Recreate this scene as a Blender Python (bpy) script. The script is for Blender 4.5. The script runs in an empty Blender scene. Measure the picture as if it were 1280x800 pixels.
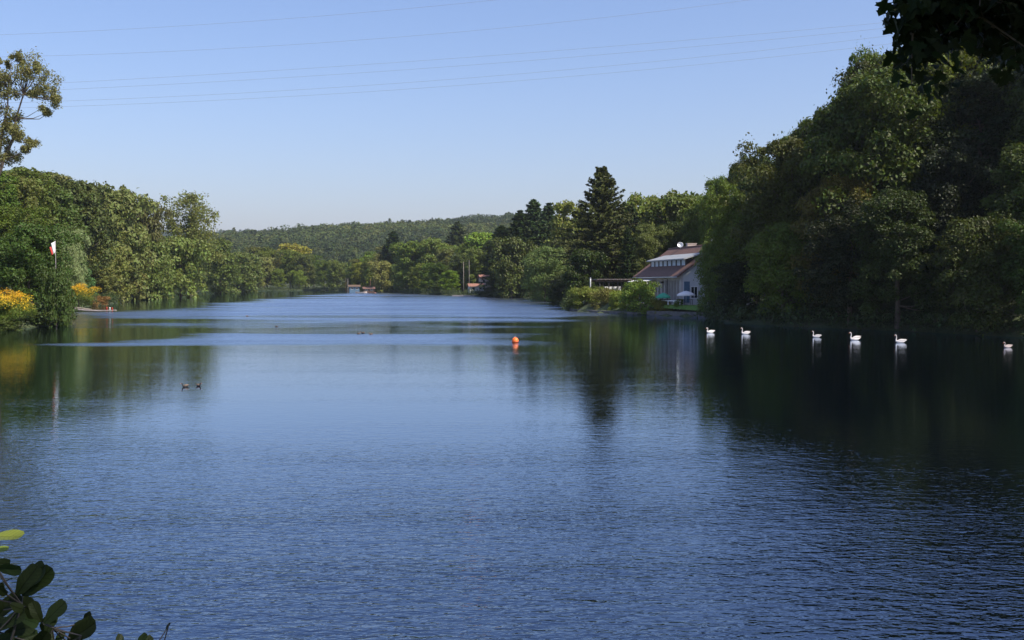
import bpy, math, random
import numpy as np
from mathutils import Vector, Matrix, noise as mnoise
R = math.radians
SC = bpy.context.scene
COL = SC.collection
# ------------------------------------------------------------------ camera, sky, sun, exposure
HOR, FPX, CH = 351.0, 1280.0, 5.0            # horizon row and focal length in photo pixels, eye height above the water
cam_d = bpy.data.cameras.new('camera'); cam = bpy.data.objects.new('camera', cam_d); COL.objects.link(cam)
cam_d.lens = 36.0; cam_d.sensor_width = 36.0; cam_d.clip_start = 0.1; cam_d.clip_end = 30000
cam.location = (0, 0, CH); cam.rotation_euler = (R(90) - math.atan(49/1280), 0, 0)
SC.camera = cam
SUN_EL, SUN_AZ = 50.0, 125.0                 # azimuth clockwise from the view direction (+Y)
w = bpy.data.worlds.new('World'); SC.world = w; w.use_nodes = True
nt = w.node_tree; bg = nt.nodes['Background']
sky = nt.nodes.new('ShaderNodeTexSky'); sky.sky_type = 'NISHITA'; sky.sun_disc = False
sky.sun_elevation = R(SUN_EL); sky.sun_rotation = R(SUN_AZ)
sky.altitude = 0; sky.air_density = 1.3; sky.dust_density = 1.5; sky.ozone_density = 10.0
tint = nt.nodes.new('ShaderNodeMix'); tint.data_type = 'RGBA'; tint.blend_type = 'MULTIPLY'; tint.inputs[0].default_value = 1.0
tint.inputs[7].default_value = (1.22, 0.99, 1.0, 1)
nt.links.new(sky.outputs[0], tint.inputs[6]); nt.links.new(tint.outputs[2], bg.inputs[0]); bg.inputs[1].default_value = 0.125
sd = bpy.data.lights.new('sun', 'SUN'); sun = bpy.data.objects.new('sun', sd); COL.objects.link(sun)
sd.energy = 5.0; sd.angle = R(0.53); sd.color = (1.0, 0.93, 0.80)
_d = Vector((math.sin(R(SUN_AZ))*math.cos(R(SUN_EL)), math.cos(R(SUN_AZ))*math.cos(R(SUN_EL)), math.sin(R(SUN_EL))))
sun.rotation_euler = _d.to_track_quat('Z', 'Y').to_euler(); sun.location = _d*200
SC.view_settings.view_transform = 'Standard'; SC.view_settings.look = 'None'
SC.view_settings.exposure = 0.5; SC.view_settings.gamma = 1.0
SC.cycles.max_bounces = 6; SC.cycles.diffuse_bounces = 2; SC.cycles.glossy_bounces = 3
SC.cycles.transmission_bounces = 3; SC.cycles.transparent_max_bounces = 4; SC.cycles.volume_bounces = 0
SC.cycles.use_denoising = True
SC.cycles.sample_clamp_indirect = 4.0

def X(px, Y): return (px-640)/FPX*Y
def Z(py, Y): return CH + (HOR-py)/FPX*Y
def YW(py): return CH*FPX/(py-HOR)           # distance of a waterline seen at row py

# ------------------------------------------------------------------ materials
def mat(name):
    m = bpy.data.materials.new(name); m.use_nodes = True
    n = m.node_tree.nodes; return m, m.node_tree, n['Principled BSDF']
def math_n(t, op, a, b=None, c=None, clamp=False):
    n = t.nodes.new('ShaderNodeMath'); n.operation = op; n.use_clamp = clamp
    for i, v in enumerate((a, b, c)):
        if v is None: continue
        if isinstance(v, (int, float)): n.inputs[i].default_value = v
        else: t.links.new(v, n.inputs[i])
    return n.outputs[0]
def noise_n(t, vec, scale, detail=3, rough=0.55, dist=0.0):
    n = t.nodes.new('ShaderNodeTexNoise'); n.inputs['Scale'].default_value = scale
    n.inputs['Detail'].default_value = detail; n.inputs['Roughness'].default_value = rough
    n.inputs['Distortion'].default_value = dist
    if vec is not None: t.links.new(vec, n.inputs['Vector'])
    return n.outputs['Fac']
def ramp_n(t, fac, stops):
    n = t.nodes.new('ShaderNodeValToRGB'); e = n.color_ramp.elements
    while len(e) < len(stops): e.new(0.5)
    for i, (p, c) in enumerate(stops):
        e[i].position = p; e[i].color = (*c, 1)
    t.links.new(fac, n.inputs[0]); return n.outputs[0]
def mapped(t, src, scale, rot=(0,0,0)):
    n = t.nodes.new('ShaderNodeMapping'); n.inputs['Scale'].default_value = scale; n.inputs['Rotation'].default_value = rot
    t.links.new(src, n.inputs[0]); return n.outputs[0]
def simple(name, col, rough=0.6, var=0.25, scale=3.0, metal=0.0, bump=0.0):
    m, t, b = mat(name)
    tc = t.nodes.new('ShaderNodeTexCoord')
    f = noise_n(t, tc.outputs['Object'], scale, 4, 0.6)
    lo = tuple(c*(1-var) for c in col); hi = tuple(min(1, c*(1+var*0.8)) for c in col)
    t.links.new(ramp_n(t, f, [(0.3, lo), (0.7, hi)]), b.inputs['Base Color'])
    b.inputs['Roughness'].default_value = rough; b.inputs['Metallic'].default_value = metal
    if bump:
        bp = t.nodes.new('ShaderNodeBump'); bp.inputs['Distance'].default_value = bump
        t.links.new(noise_n(t, tc.outputs['Object'], scale*6, 3), bp.inputs['Height']); t.links.new(bp.outputs[0], b.inputs['Normal'])
    return m
def leaf_mat(name, trans=0.3, spec=0.25, lo=0.6, hi=1.45, second=None, amount=0.0):
    """leaf colour = the object's own colour varied per leaf and slowly over the crown"""
    m, t, b = mat(name)
    oi = t.nodes.new('ShaderNodeObjectInfo'); ge = t.nodes.new('ShaderNodeNewGeometry'); tc = t.nodes.new('ShaderNodeTexCoord')
    rnd = ge.outputs['Random Per Island']
    nz = noise_n(t, tc.outputs['Object'], 0.35, 2)
    v = math_n(t, 'ADD', math_n(t, 'MULTIPLY', rnd, 0.75), math_n(t, 'MULTIPLY', nz, 0.9))
    v = math_n(t, 'SUBTRACT', v, 0.33)
    k = t.nodes.new('ShaderNodeMapRange'); k.inputs['To Min'].default_value = lo; k.inputs['To Max'].default_value = hi
    t.links.new(v, k.inputs['Value'])
    hsv = t.nodes.new('ShaderNodeHueSaturation')
    t.links.new(k.outputs[0], hsv.inputs['Value']); 
    h = math_n(t, 'ADD', math_n(t, 'MULTIPLY', rnd, 0.05), 0.475); t.links.new(h, hsv.inputs['Hue'])
    src = oi.outputs['Color']
    if second:
        mx = t.nodes.new('ShaderNodeMix'); mx.data_type = 'RGBA'
        sx = t.nodes.new('ShaderNodeSeparateXYZ'); t.links.new(tc.outputs['Object'], sx.inputs[0])
        f = math_n(t, 'ADD', math_n(t, 'MULTIPLY', sx.outputs[2], 0.45), math_n(t, 'MULTIPLY', noise_n(t, tc.outputs['Object'], 1.3, 3), 1.6))
        f = math_n(t, 'GREATER_THAN', math_n(t, 'ADD', f, math_n(t, 'MULTIPLY', rnd, 0.9)), amount)
        t.links.new(f, mx.inputs[0]); t.links.new(src, mx.inputs[6]); mx.inputs[7].default_value = (*second, 1); src = mx.outputs[2]
    t.links.new(src, hsv.inputs['Color'])
    c = hsv.outputs[0]
    t.links.new(c, b.inputs['Base Color']); b.inputs['Roughness'].default_value = 0.5
    b.inputs['Specular IOR Level'].default_value = spec
    tr = t.nodes.new('ShaderNodeBsdfTranslucent')
    g = t.nodes.new('ShaderNodeHueSaturation'); g.inputs['Hue'].default_value = 0.485; g.inputs['Value'].default_value = 1.5; g.inputs['Saturation'].default_value = 1.1
    t.links.new(c, g.inputs['Color']); t.links.new(g.outputs[0], tr.inputs[0])
    mx = t.nodes.new('ShaderNodeMixShader'); mx.inputs[0].default_value = trans
    t.links.new(b.outputs[0], mx.inputs[1]); t.links.new(tr.outputs[0], mx.inputs[2])
    t.links.new(mx.outputs[0], t.nodes['Material Output'].inputs[0])
    return m
M = {}
M['leaf'] = leaf_mat('leaf', trans=0.26)
M['needle'] = leaf_mat('needle', trans=0.12, spec=0.15)
M['flower'] = leaf_mat('flower_leaf', second=(0.62, 0.37, 0.025), amount=2.5)
M['nearleaf'] = leaf_mat('near_leaf', trans=0.2, spec=0.12, lo=0.75, hi=1.3)
def veins(m):
    t = m.node_tree; at = t.nodes.new('ShaderNodeAttribute'); at.attribute_name = 'leaf_xy'; s = t.nodes.new('ShaderNodeSeparateXYZ'); t.links.new(at.outputs['Vector'], s.inputs[0])
    ax = math_n(t, 'ABSOLUTE', s.outputs[0]); mid = math_n(t, 'LESS_THAN', ax, 0.014)
    sv = math_n(t, 'GREATER_THAN', math_n(t, 'SINE', math_n(t, 'MULTIPLY', math_n(t, 'SUBTRACT', s.outputs[1], math_n(t, 'MULTIPLY', ax, 0.9)), 50.0)), 0.86)
    v = math_n(t, 'MAXIMUM', mid, math_n(t, 'MULTIPLY', sv, 0.6)); f = math_n(t, 'SUBTRACT', 1.0, math_n(t, 'MULTIPLY', v, 0.42))
    sp = math_n(t, 'GREATER_THAN', noise_n(t, at.outputs['Vector'], 9, 3, 0.7), 0.66); f = math_n(t, 'MULTIPLY', f, math_n(t, 'SUBTRACT', 1.0, math_n(t, 'MULTIPLY', sp, 0.35)))
    for n in [n for n in t.nodes if n.type == 'HUE_SAT']:
        src = n.inputs['Value'].links[0].from_socket if n.inputs['Value'].links else None
        if src: t.links.new(math_n(t, 'MULTIPLY', src, f), n.inputs['Value'])
    bp = t.nodes.new('ShaderNodeBump'); bp.inputs['Distance'].default_value = 0.002; t.links.new(f, bp.inputs['Height']); t.links.new(bp.outputs[0], t.nodes['Principled BSDF'].inputs['Normal'])
veins(M['nearleaf'])
M['bark'] = simple('bark', (0.10, 0.075, 0.055), 0.9, 0.4, 4, bump=0.03)
M['palebark'] = simple('pale_bark', (0.22, 0.19, 0.15), 0.85, 0.35, 3, bump=0.02)
M['white'] = simple('white_paint', (0.78, 0.78, 0.76), 0.55, 0.06, 1.2)
M['zinc'] = simple('grey_zinc_sheet', (0.27, 0.28, 0.29), 0.6, 0.2, 1.5)
M['plaster'] = simple('pinkish_plaster', (0.45, 0.41, 0.39), 0.8, 0.12, 1.1)
M['render'] = simple('white_render', (0.5, 0.51, 0.52), 0.8, 0.08, 0.9, bump=0.004)
M['beige'] = simple('beige_render', (0.42, 0.35, 0.31), 0.8, 0.1, 0.9)
M['dark'] = simple('dark_timber', (0.03, 0.026, 0.024), 0.7, 0.3, 2)
M['timber'] = simple('brown_timber', (0.12, 0.075, 0.05), 0.75, 0.35, 2.5, bump=0.01)
M['greywood'] = simple('grey_weathered_wood', (0.34, 0.30, 0.29), 0.85, 0.3, 1.8, bump=0.01)
M['metal'] = simple('grey_metal', (0.45, 0.46, 0.47), 0.4, 0.1, 2, metal=0.6)
M['stone'] = simple('quay_stone', (0.13, 0.12, 0.11), 0.9, 0.4, 1.6, bump=0.03)
M['paving'] = simple('pale_paving', (0.42, 0.38, 0.34), 0.85, 0.12, 1.5)
M['orange'] = simple('orange_plastic', (0.85, 0.17, 0.02), 0.35, 0.08, 5)
M['darkorange'] = simple('faded_orange_band', (0.45, 0.06, 0.01), 0.5, 0.1, 5)
M['red'] = simple('red_paint', (0.55, 0.05, 0.03), 0.55, 0.12, 3)
M['greenfab'] = simple('green_fabric', (0.03, 0.30, 0.17), 0.7, 0.1, 4)
M['bluefab'] = simple('blue_grey_paint', (0.07, 0.13, 0.2), 0.6, 0.15, 4)
M['whitefab'] = simple('white_fabric', (0.72, 0.70, 0.68), 0.75, 0.06, 3)
M['feather'] = simple('white_feather', (0.62, 0.57, 0.53), 0.65, 0.06, 9, bump=0.004)
M['greyfeather'] = simple('dusky_feather', (0.42, 0.34, 0.31), 0.7, 0.2, 9, bump=0.004)
M['darkfeather'] = simple('dark_feather', (0.03, 0.026, 0.024), 0.6, 0.3, 9)
M['brownfeather'] = simple('brown_feather', (0.16, 0.11, 0.075), 0.7, 0.35, 12)
M['bill'] = simple('orange_bill', (0.75, 0.22, 0.04), 0.4, 0.1, 8)
M['black'] = simple('black_rubber', (0.012, 0.012, 0.012), 0.4, 0.2, 8)
M['wire'] = simple('aluminium_cable', (0.22, 0.23, 0.25), 0.6, 0.1, 1)
M['curtain'] = simple('pale_blue_curtain', (0.50, 0.56, 0.62), 0.8, 0.15, 2)
def glass_mat():
    m, t, b = mat('window_glass'); b.inputs['Base Color'].default_value = (0.02, 0.025, 0.03, 1)
    b.inputs['Roughness'].default_value = 0.06; b.inputs['Specular IOR Level'].default_value = 0.8
    return m
M['glass'] = glass_mat()
def tile_mat(name, col):
    m, t, b = mat(name); tc = t.nodes.new('ShaderNodeTexCoord')
    wv = t.nodes.new('ShaderNodeTexWave'); wv.bands_direction = 'Z'; wv.inputs['Scale'].default_value = 2.2; wv.inputs['Distortion'].default_value = 0.6
    t.links.new(tc.outputs['Object'], wv.inputs[0])
    f = math_n(t, 'ADD', math_n(t, 'MULTIPLY', wv.outputs['Fac'], 0.3), math_n(t, 'MULTIPLY', noise_n(t, tc.outputs['Object'], 2.5, 4), 0.7))
    t.links.new(ramp_n(t, f, [(0.25, tuple(c*0.6 for c in col)), (0.75, tuple(c*1.35 for c in col))]), b.inputs['Base Color'])
    b.inputs['Roughness'].default_value = 0.8
    bp = t.nodes.new('ShaderNodeBump'); bp.inputs['Distance'].default_value = 0.04
    t.links.new(wv.outputs['Fac'], bp.inputs['Height']); t.links.new(bp.outputs[0], b.inputs['Normal'])
    return m
M['tile'] = tile_mat('red_brown_roof_tiles', (0.15, 0.077, 0.055))
M['redtile'] = tile_mat('orange_red_roof_tiles', (0.27, 0.13, 0.09))
def ground_mat():
    m, t, b = mat('woodland_ground'); g = t.nodes.new('ShaderNodeNewGeometry')
    f = noise_n(t, g.outputs['Position'], 0.25, 6, 0.65)
    t.links.new(ramp_n(t, f, [(0.3, (0.03, 0.04, 0.014)), (0.5, (0.045, 0.065, 0.02)), (0.7, (0.085, 0.075, 0.04))]), b.inputs['Base Color'])
    b.inputs['Roughness'].default_value = 0.95
    bp = t.nodes.new('ShaderNodeBump'); bp.inputs['Distance'].default_value = 0.2
    t.links.new(noise_n(t, g.outputs['Position'], 3, 4), bp.inputs['Height']); t.links.new(bp.outputs[0], b.inputs['Normal'])
    return m
M['ground'] = ground_mat()
M['lawn'] = simple('lawn_grass', (0.10, 0.19, 0.03), 0.9, 0.3, 2.5, bump=0.03)
def water_mat():
    m, t, b = mat('lake_water'); g = t.nodes.new('ShaderNodeNewGeometry'); P = g.outputs['Position']
    s = t.nodes.new('ShaderNodeSeparateXYZ'); t.links.new(P, s.inputs[0]); x, y = s.outputs[0], s.outputs[1]
    def rng(v, a, b_, c=0.0, d=1.0):
        n = t.nodes.new('ShaderNodeMapRange'); n.interpolation_type = 'SMOOTHSTEP'
        for i, q in enumerate((a, b_, c, d)): n.inputs[i+1].default_value = q
        t.links.new(v, n.inputs[0]); return n.outputs[0]
    # wind patches: large slow noise, stretched across the lake
    wob = math_n(t, 'MULTIPLY', math_n(t, 'SUBTRACT', noise_n(t, mapped(t, P, (0.018, 0.035, 1)), 1.0, 4, 0.6), 0.5), 1.0)
    yw = math_n(t, 'ADD', y, math_n(t, 'MULTIPLY', wob, 90))       # wobbled distance
    xw = math_n(t, 'ADD', x, math_n(t, 'MULTIPLY', wob, 60))
    # far ruffled reach, open to the wind
    far = math_n(t, 'MULTIPLY', math_n(t, 'MULTIPLY', rng(yw, 108, 150), rng(xw, -72, -50)), rng(xw, 16, 5))
    far = math_n(t, 'MULTIPLY', far, math_n(t, 'MULTIPLY', rng(noise_n(t, mapped(t, P, (0.012, 0.06, 1)), 1.0, 4, 0.65), 0.33, 0.56, 0.25, 1.0), 1.7))
    # tongue of ruffled water in the middle distance on the left half
    yt = math_n(t, 'ADD', y, math_n(t, 'MULTIPLY', wob, 16))
    tongue = math_n(t, 'MULTIPLY', math_n(t, 'MULTIPLY', rng(yt, 78, 81), rng(yt, 99, 95)), math_n(t, 'MULTIPLY', rng(xw, -36, -30), rng(xw, 4, -8)))
    near = math_n(t, 'MULTIPLY', rng(y, 37, 14), 0.72)
    ruf = math_n(t, 'MAXIMUM', math_n(t, 'MAXIMUM', far, math_n(t, 'MULTIPLY', tongue, 0.9)), near)
    lee = math_n(t, 'MULTIPLY', rng(x, 12, 40), 0.3)                # calmer under the right bank
    streak = rng(noise_n(t, mapped(t, P, (0.03, 0.22, 1)), 1.0, 3, 0.6), 0.4, 0.65, 0.78, 1.18)
    amp = math_n(t, 'ADD', math_n(t, 'MULTIPLY', math_n(t, 'SUBTRACT', ruf, math_n(t, 'MULTIPLY', lee, ruf)), 1.0), 0.105)
    amp = math_n(t, 'MULTIPLY', amp, streak)
    h1 = noise_n(t, mapped(t, P, (1.3, 3.0, 1), (0, 0, R(9))), 1.0, 2, 0.5, 0.3)
    h2 = noise_n(t, mapped(t, P, (3.4, 7.5, 1), (0, 0, R(-12))), 1.0, 2, 0.55, 0.4)
    h3 = noise_n(t, mapped(t, P, (9, 17, 1), (0, 0, R(20))), 1.0, 1, 0.5)
    H = math_n(t, 'ADD', math_n(t, 'ADD', math_n(t, 'MULTIPLY', h1, 0.42), math_n(t, 'MULTIPLY', h2, 0.34)), math_n(t, 'MULTIPLY', h3, 0.055))
    bp = t.nodes.new('ShaderNodeBump'); bp.inputs['Distance'].default_value = 0.10
    t.links.new(math_n(t, 'MULTIPLY', H, amp), bp.inputs['Height']); rough = math_n(t, 'ADD', math_n(t, 'MULTIPLY', math_n(t, 'MINIMUM', ruf, 1.0), math_n(t, 'MULTIPLY', rng(y, 30, 90), 0.22)), 0.02)
    fr = t.nodes.new('ShaderNodeFresnel'); fr.inputs['IOR'].default_value = 1.333; t.links.new(bp.outputs[0], fr.inputs['Normal'])
    gl = t.nodes.new('ShaderNodeBsdfGlossy'); gl.inputs['Color'].default_value = (0.745, 0.85, 1.0, 1); t.links.new(rough, gl.inputs['Roughness']); t.links.new(bp.outputs[0], gl.inputs['Normal'])
    df = t.nodes.new('ShaderNodeBsdfDiffuse'); df.inputs['Color'].default_value = (0.001, 0.0022, 0.004, 1)
    mx = t.nodes.new('ShaderNodeMixShader'); t.links.new(math_n(t, 'ADD', math_n(t, 'MULTIPLY', fr.outputs[0], 0.95), 0.215, clamp=True), mx.inputs[0])
    t.links.new(df.outputs[0], mx.inputs[1]); t.links.new(gl.outputs[0], mx.inputs[2]); t.links.new(mx.outputs[0], t.nodes['Material Output'].inputs[0])
    t.nodes.remove(b)
    return m
M['water'] = water_mat()

# ------------------------------------------------------------------ mesh helpers
def link(o, parent=None):
    COL.objects.link(o)
    if parent is not None: o.parent = parent
    return o
def mesh_np(name, V, faces, m, smooth=False, mats=None, idx=None):
    """faces: list of (M,k) arrays"""
    me = bpy.data.meshes.new(name); V = np.asarray(V, dtype=np.float32)
    me.vertices.add(len(V)); me.vertices.foreach_set('co', V.ravel())
    faces = [np.asarray(f, dtype=np.int32) for f in faces if len(f)]
    tot = sum(f.size for f in faces); n = sum(len(f) for f in faces)
    me.loops.add(tot); me.polygons.add(n)
    me.loops.foreach_set('vertex_index', np.concatenate([f.ravel() for f in faces]))
    sizes = np.concatenate([np.full(len(f), f.shape[1], dtype=np.int32) for f in faces])
    starts = np.concatenate([[0], np.cumsum(sizes)[:-1]]).astype(np.int32)
    me.polygons.foreach_set('loop_start', starts)
    me.materials.append(m)
    if mats:
        for q in mats: me.materials.append(q)
    if idx is not None: me.polygons.foreach_set('material_index', np.asarray(idx, dtype=np.int32))
    me.polygons.foreach_set('use_smooth', np.full(n, smooth, dtype=bool))
    me.update(calc_edges=True); me.validate()
    return me
class MB:
    """collects shapes into one mesh"""
    def __init__(s): s.v = []; s.f = []
    def add(s, vs, fs):
        b = len(s.v); s.v += [tuple(p) for p in vs]; s.f += [tuple(b+i for i in f) for f in fs]; return s
    def box(s, lo, hi, mtx=None):
        x0, y0, z0 = lo; x1, y1, z1 = hi
        vs = [Vector(p) for p in ((x0,y0,z0),(x1,y0,z0),(x1,y1,z0),(x0,y1,z0),(x0,y0,z1),(x1,y0,z1),(x1,y1,z1),(x0,y1,z1))]
        if mtx is not None: vs = [mtx @ p for p in vs]
        return s.add(vs, [(3,2,1,0),(4,5,6,7),(0,1,5,4),(1,2,6,5),(2,3,7,6),(3,0,4,7)])
    def prism(s, poly, a, b, axis='y'):
        def P(p, t): return (p[0], t, p[1]) if axis == 'y' else ((t, p[0], p[1]) if axis == 'x' else (p[0], p[1], t))
        n = len(poly); vs = [P(p, a) for p in poly] + [P(p, b) for p in poly]
        return s.add(vs, [tuple(range(n)), tuple(range(2*n-1, n-1, -1))] + [(i, i+n, (i+1) % n+n, (i+1) % n) for i in range(n)])
    def tube(s, pts, rad, seg=8, sx=1.0, caps=True):
        pts = [Vector(p) for p in pts]; n = len(pts); rings = []
        if not hasattr(rad, '__len__'): rad = [rad]*n
        vs = []; pu = None
        for i, p in enumerate(pts):
            d = (pts[min(i+1, n-1)] - pts[max(i-1, 0)]).normalized()
            if pu is None:
                u = d.cross(Vector((0, 0, 1)));
                if u.length < 0.1: u = d.cross(Vector((0, 1, 0)))
            else: u = pu - d*pu.dot(d)
            u.normalize(); pu = u; v = d.cross(u)
            for k in range(seg):
                a = 2*math.pi*k/seg; vs.append(p + u*(math.cos(a)*rad[i]*sx) + v*(math.sin(a)*rad[i]))
        fs = [(i*seg+k, i*seg+(k+1) % seg, (i+1)*seg+(k+1) % seg, (i+1)*seg+k) for i in range(n-1) for k in range(seg)]
        if caps: fs += [tuple(range(seg-1, -1, -1)), tuple((n-1)*seg+k for k in range(seg))]
        return s.add(vs, fs)
    def lathe(s, prof, seg=20, c=(0, 0, 0)):
        vs = []
        for r, z in prof:
            for k in range(seg):
                a = 2*math.pi*k/seg; vs.append((c[0]+r*math.cos(a), c[1]+r*math.sin(a), c[2]+z))
        n = len(prof)
        fs = [(i*seg+k, i*seg+(k+1) % seg, (i+1)*seg+(k+1) % seg, (i+1)*seg+k) for i in range(n-1) for k in range(seg)]
        fs += [tuple(range(seg-1, -1, -1)), tuple((n-1)*seg+k for k in range(seg))]
        return s.add(vs, fs)
    def build(s, name, m, parent=None, smooth=False, bevel=0.0):
        me = bpy.data.meshes.new(name); me.from_pydata(s.v, [], s.f); me.materials.append(m)
        if smooth: me.polygons.foreach_set('use_smooth', [True]*len(me.polygons))
        me.update(); o = bpy.data.objects.new(name, me); link(o, parent)
        if bevel:
            b = o.modifiers.new('bevel', 'BEVEL'); b.width = bevel; b.segments = 2; b.limit_method = 'ANGLE'
        return o
def tag(o, label=None, cat=None, group=None, kind=None):
    if label: o['label'] = label
    if cat: o['category'] = cat
    if group: o['group'] = group
    if kind: o['kind'] = kind
    return o
def empty(name, loc, rz=0, label=None, cat=None, group=None):
    o = bpy.data.objects.new(name, None); o.empty_display_size = 0.5; link(o); o.location = loc; o.rotation_euler = (0, 0, rz)
    return tag(o, label, cat, group)
def copy_tree(o, parent=None):
    c = o.copy(); COL.objects.link(c)
    if parent is not None: c.parent = parent
    for ch in list(o.children): copy_tree(ch, c)
    return c

# ------------------------------------------------------------------ lake outline and terrain
LAKE = np.array([(-52,103),(-53,70),(-46,35),(-26,13),(-6,9.5),(12,9.5),(34,17),(50,38),(54,62),(47,86),(41,98),(31,111),(25.5,121),(26,133),(26.5,142),
    (19.5,151),(13,161),(9.5,173),(10.5,200),(13,230),(12,256),(2,295),(-11,325),(-27,362),(-50,430),(-75,490),(-104,535),(-146,532),(-163,505),(-152,470),
    (-131,400),(-111,300),(-106,262),(-88,228),(-82,195),(-76,172),(-72,155),(-62,139),(-54.5,124),(-51.5,112)], dtype=float)
def lake_sd(x, y):
    """distance to the shore: positive on land, negative in the lake"""
    x = np.asarray(x, float); y = np.asarray(y, float)
    best = np.full(x.shape, 1e18); ins = np.zeros(x.shape, bool); n = len(LAKE)
    for i in range(n):
        ax, ay = LAKE[i]; bx, by = LAKE[(i+1) % n]; dx, dy = bx-ax, by-ay
        t = np.clip(((x-ax)*dx+(y-ay)*dy)/(dx*dx+dy*dy), 0, 1)
        best = np.minimum(best, (x-ax-t*dx)**2+(y-ay-t*dy)**2)
        c = ((ay > y) != (by > y)) & (x < (bx-ax)*(y-ay)/(by-ay+1e-12)+ax); ins ^= c
    d = np.sqrt(best); return np.where(ins, -d, d)
def sm(t): t = np.clip(t, 0, 1); return t*t*(3-2*t)
def wig(x, y, f, s=0.0): return (np.sin(x*f+s)*np.cos(y*f*1.3+s*2)+0.5*np.sin(x*f*2.3+y*f*1.7+s))/1.5
def ground(x, y):
    x = np.asarray(x, float); y = np.asarray(y, float); d = lake_sd(x, y)
    z = np.where(d < 0, np.maximum(-2.5, -0.25+0.22*d), 0.12+0.9*(1-np.exp(-np.maximum(d, 0)/2.5)))
    toe = np.interp(y, [-50, 30, 50, 90, 120, 132, 142, 150, 160, 200, 300, 400, 700], [40, 44, 56, 45, 24, 24, 33, 36, 42, 46, 55, 70, 120])
    hr = 30*sm((x-toe)/58)*np.where(y < 30, 0.6, 1)*(1-sm((y-330)/120))
    tl = np.interp(y, [0, 100, 180, 290, 400, 500, 700], [60, 60, 88, 116, 134, 170, 200])
    hl = 24*(1-np.exp(-np.maximum(d-2.5, 0)/15))*sm((-x-50)/12)*sm((y-95)/30)*(1-sm((y-430)/90))
    nb = 2.2*sm((9-y)/6.5)*sm((45-np.abs(x))/20)
    prof = np.interp(x, [-1500, -800, -560, -400, -300, -240, -140, 0, 150, 300, 900, 2000], [30, 22, 32, 40, 49, 54, 62, 70, 62, 50, 45, 60])
    hill = prof*sm((y-600)/720)*(1-0.35*sm((y-1500)/1200))
    far = 150*np.exp(-((y-3300)/700)**2)*np.interp(x, [-4000, -1400, -900, -600, 0, 3000], [0.8, 1.02, 1.0, 0.93, 0.8, 0.8])
    side = 30*sm((-x-420)/500)*(y < 700)
    out = d > 0
    z = z + np.where(out, hr+hl+nb+np.maximum(hill, far)+side*(y < 3000), 0)*sm(d/9+0.0)
    z = z + np.where(out, 0.35*wig(x, y, 0.21, 1.0)*sm(d/12) + 3.5*wig(x, y, 0.012, 2.0)*sm((y-620)/300), 0)
    # level garden terrace round the lakeside house
    pad = sm((x-8)/4)*sm((41-x)/5)*sm((y-142)/3)*sm((192-y)/8)*sm(d/2.0)
    return z*(1-pad)+1.5*pad
def gz(x, y): return float(ground(np.array([x]), np.array([y]))[0])
xs = np.concatenate([-np.geomspace(260, 9000, 34)[::-1], np.arange(-250, 130, 2.6), np.geomspace(132, 9000, 36)])
ys = np.concatenate([-np.geomspace(20, 6000, 14)[::-1], np.arange(-16, 330, 2.6), np.geomspace(333, 9500, 120)])
GX, GY = np.meshgrid(xs, ys); GZ = ground(GX.ravel(), GY.ravel())
nx, ny = len(xs), len(ys); I = np.arange(nx*ny).reshape(ny, nx)
Q = np.stack([I[:-1, :-1], I[:-1, 1:], I[1:, 1:], I[1:, :-1]], -1).reshape(-1, 4)
o = bpy.data.objects.new('ground', mesh_np('ground', np.stack([GX.ravel(), GY.ravel(), GZ], 1), [Q], M['ground'], True)); link(o); tag(o, kind='structure')
wb = MB(); wb.add([(-190, 4, 0), (70, 4, 0), (70, 560, 0), (-190, 560, 0)], [(0, 1, 2, 3)])
tag(wb.build('water', M['water']), kind='structure')

# ------------------------------------------------------------------ haze
hz, t, b = mat('air'); t.nodes.remove(b)
pv = t.nodes.new('ShaderNodeVolumePrincipled'); pv.inputs['Color'].default_value = (0.80, 0.90, 1.0, 1)
pv.inputs['Density'].default_value = 0.00009; pv.inputs['Anisotropy'].default_value = 0.2
t.links.new(pv.outputs[0], t.nodes['Material Output'].inputs['Volume'])
hb = MB(); hb.box((-9600, -6600, -4), (9600, 10100, 330)); tag(hb.build('haze', hz), kind='stuff')

# ------------------------------------------------------------------ foliage generators
def quads(c, nrm, size, rg, aspect=0.62):
    """rhombic leaf faces, folded a little along the midrib"""
    n = len(c); a = rg.normal(size=(n, 3)); nrm = nrm/np.linalg.norm(nrm, axis=1, keepdims=True)
    u = np.cross(nrm, a); u /= np.linalg.norm(u, axis=1, keepdims=True)+1e-9; v = np.cross(nrm, u)
    s = np.asarray(size).reshape(-1, 1)*np.ones((n, 1)); 
    p = np.stack([c-u*s*0.5, c-v*s*0.5*aspect+nrm*s*0.08, c+u*s*0.5, c+v*s*0.5*aspect+nrm*s*0.08], 1)
    return p.reshape(-1, 3), np.arange(4*n).reshape(n, 4)
def sphere_pts(n, rg):
    p = rg.normal(size=(n, 3)); return p/np.linalg.norm(p, axis=1, keepdims=True)
def merge(parts):
    V = []; F = []; b = 0
    for v, f in parts:
        V.append(v); F.append(f+b); b += len(v)
    return np.concatenate(V), np.concatenate(F)
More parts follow.
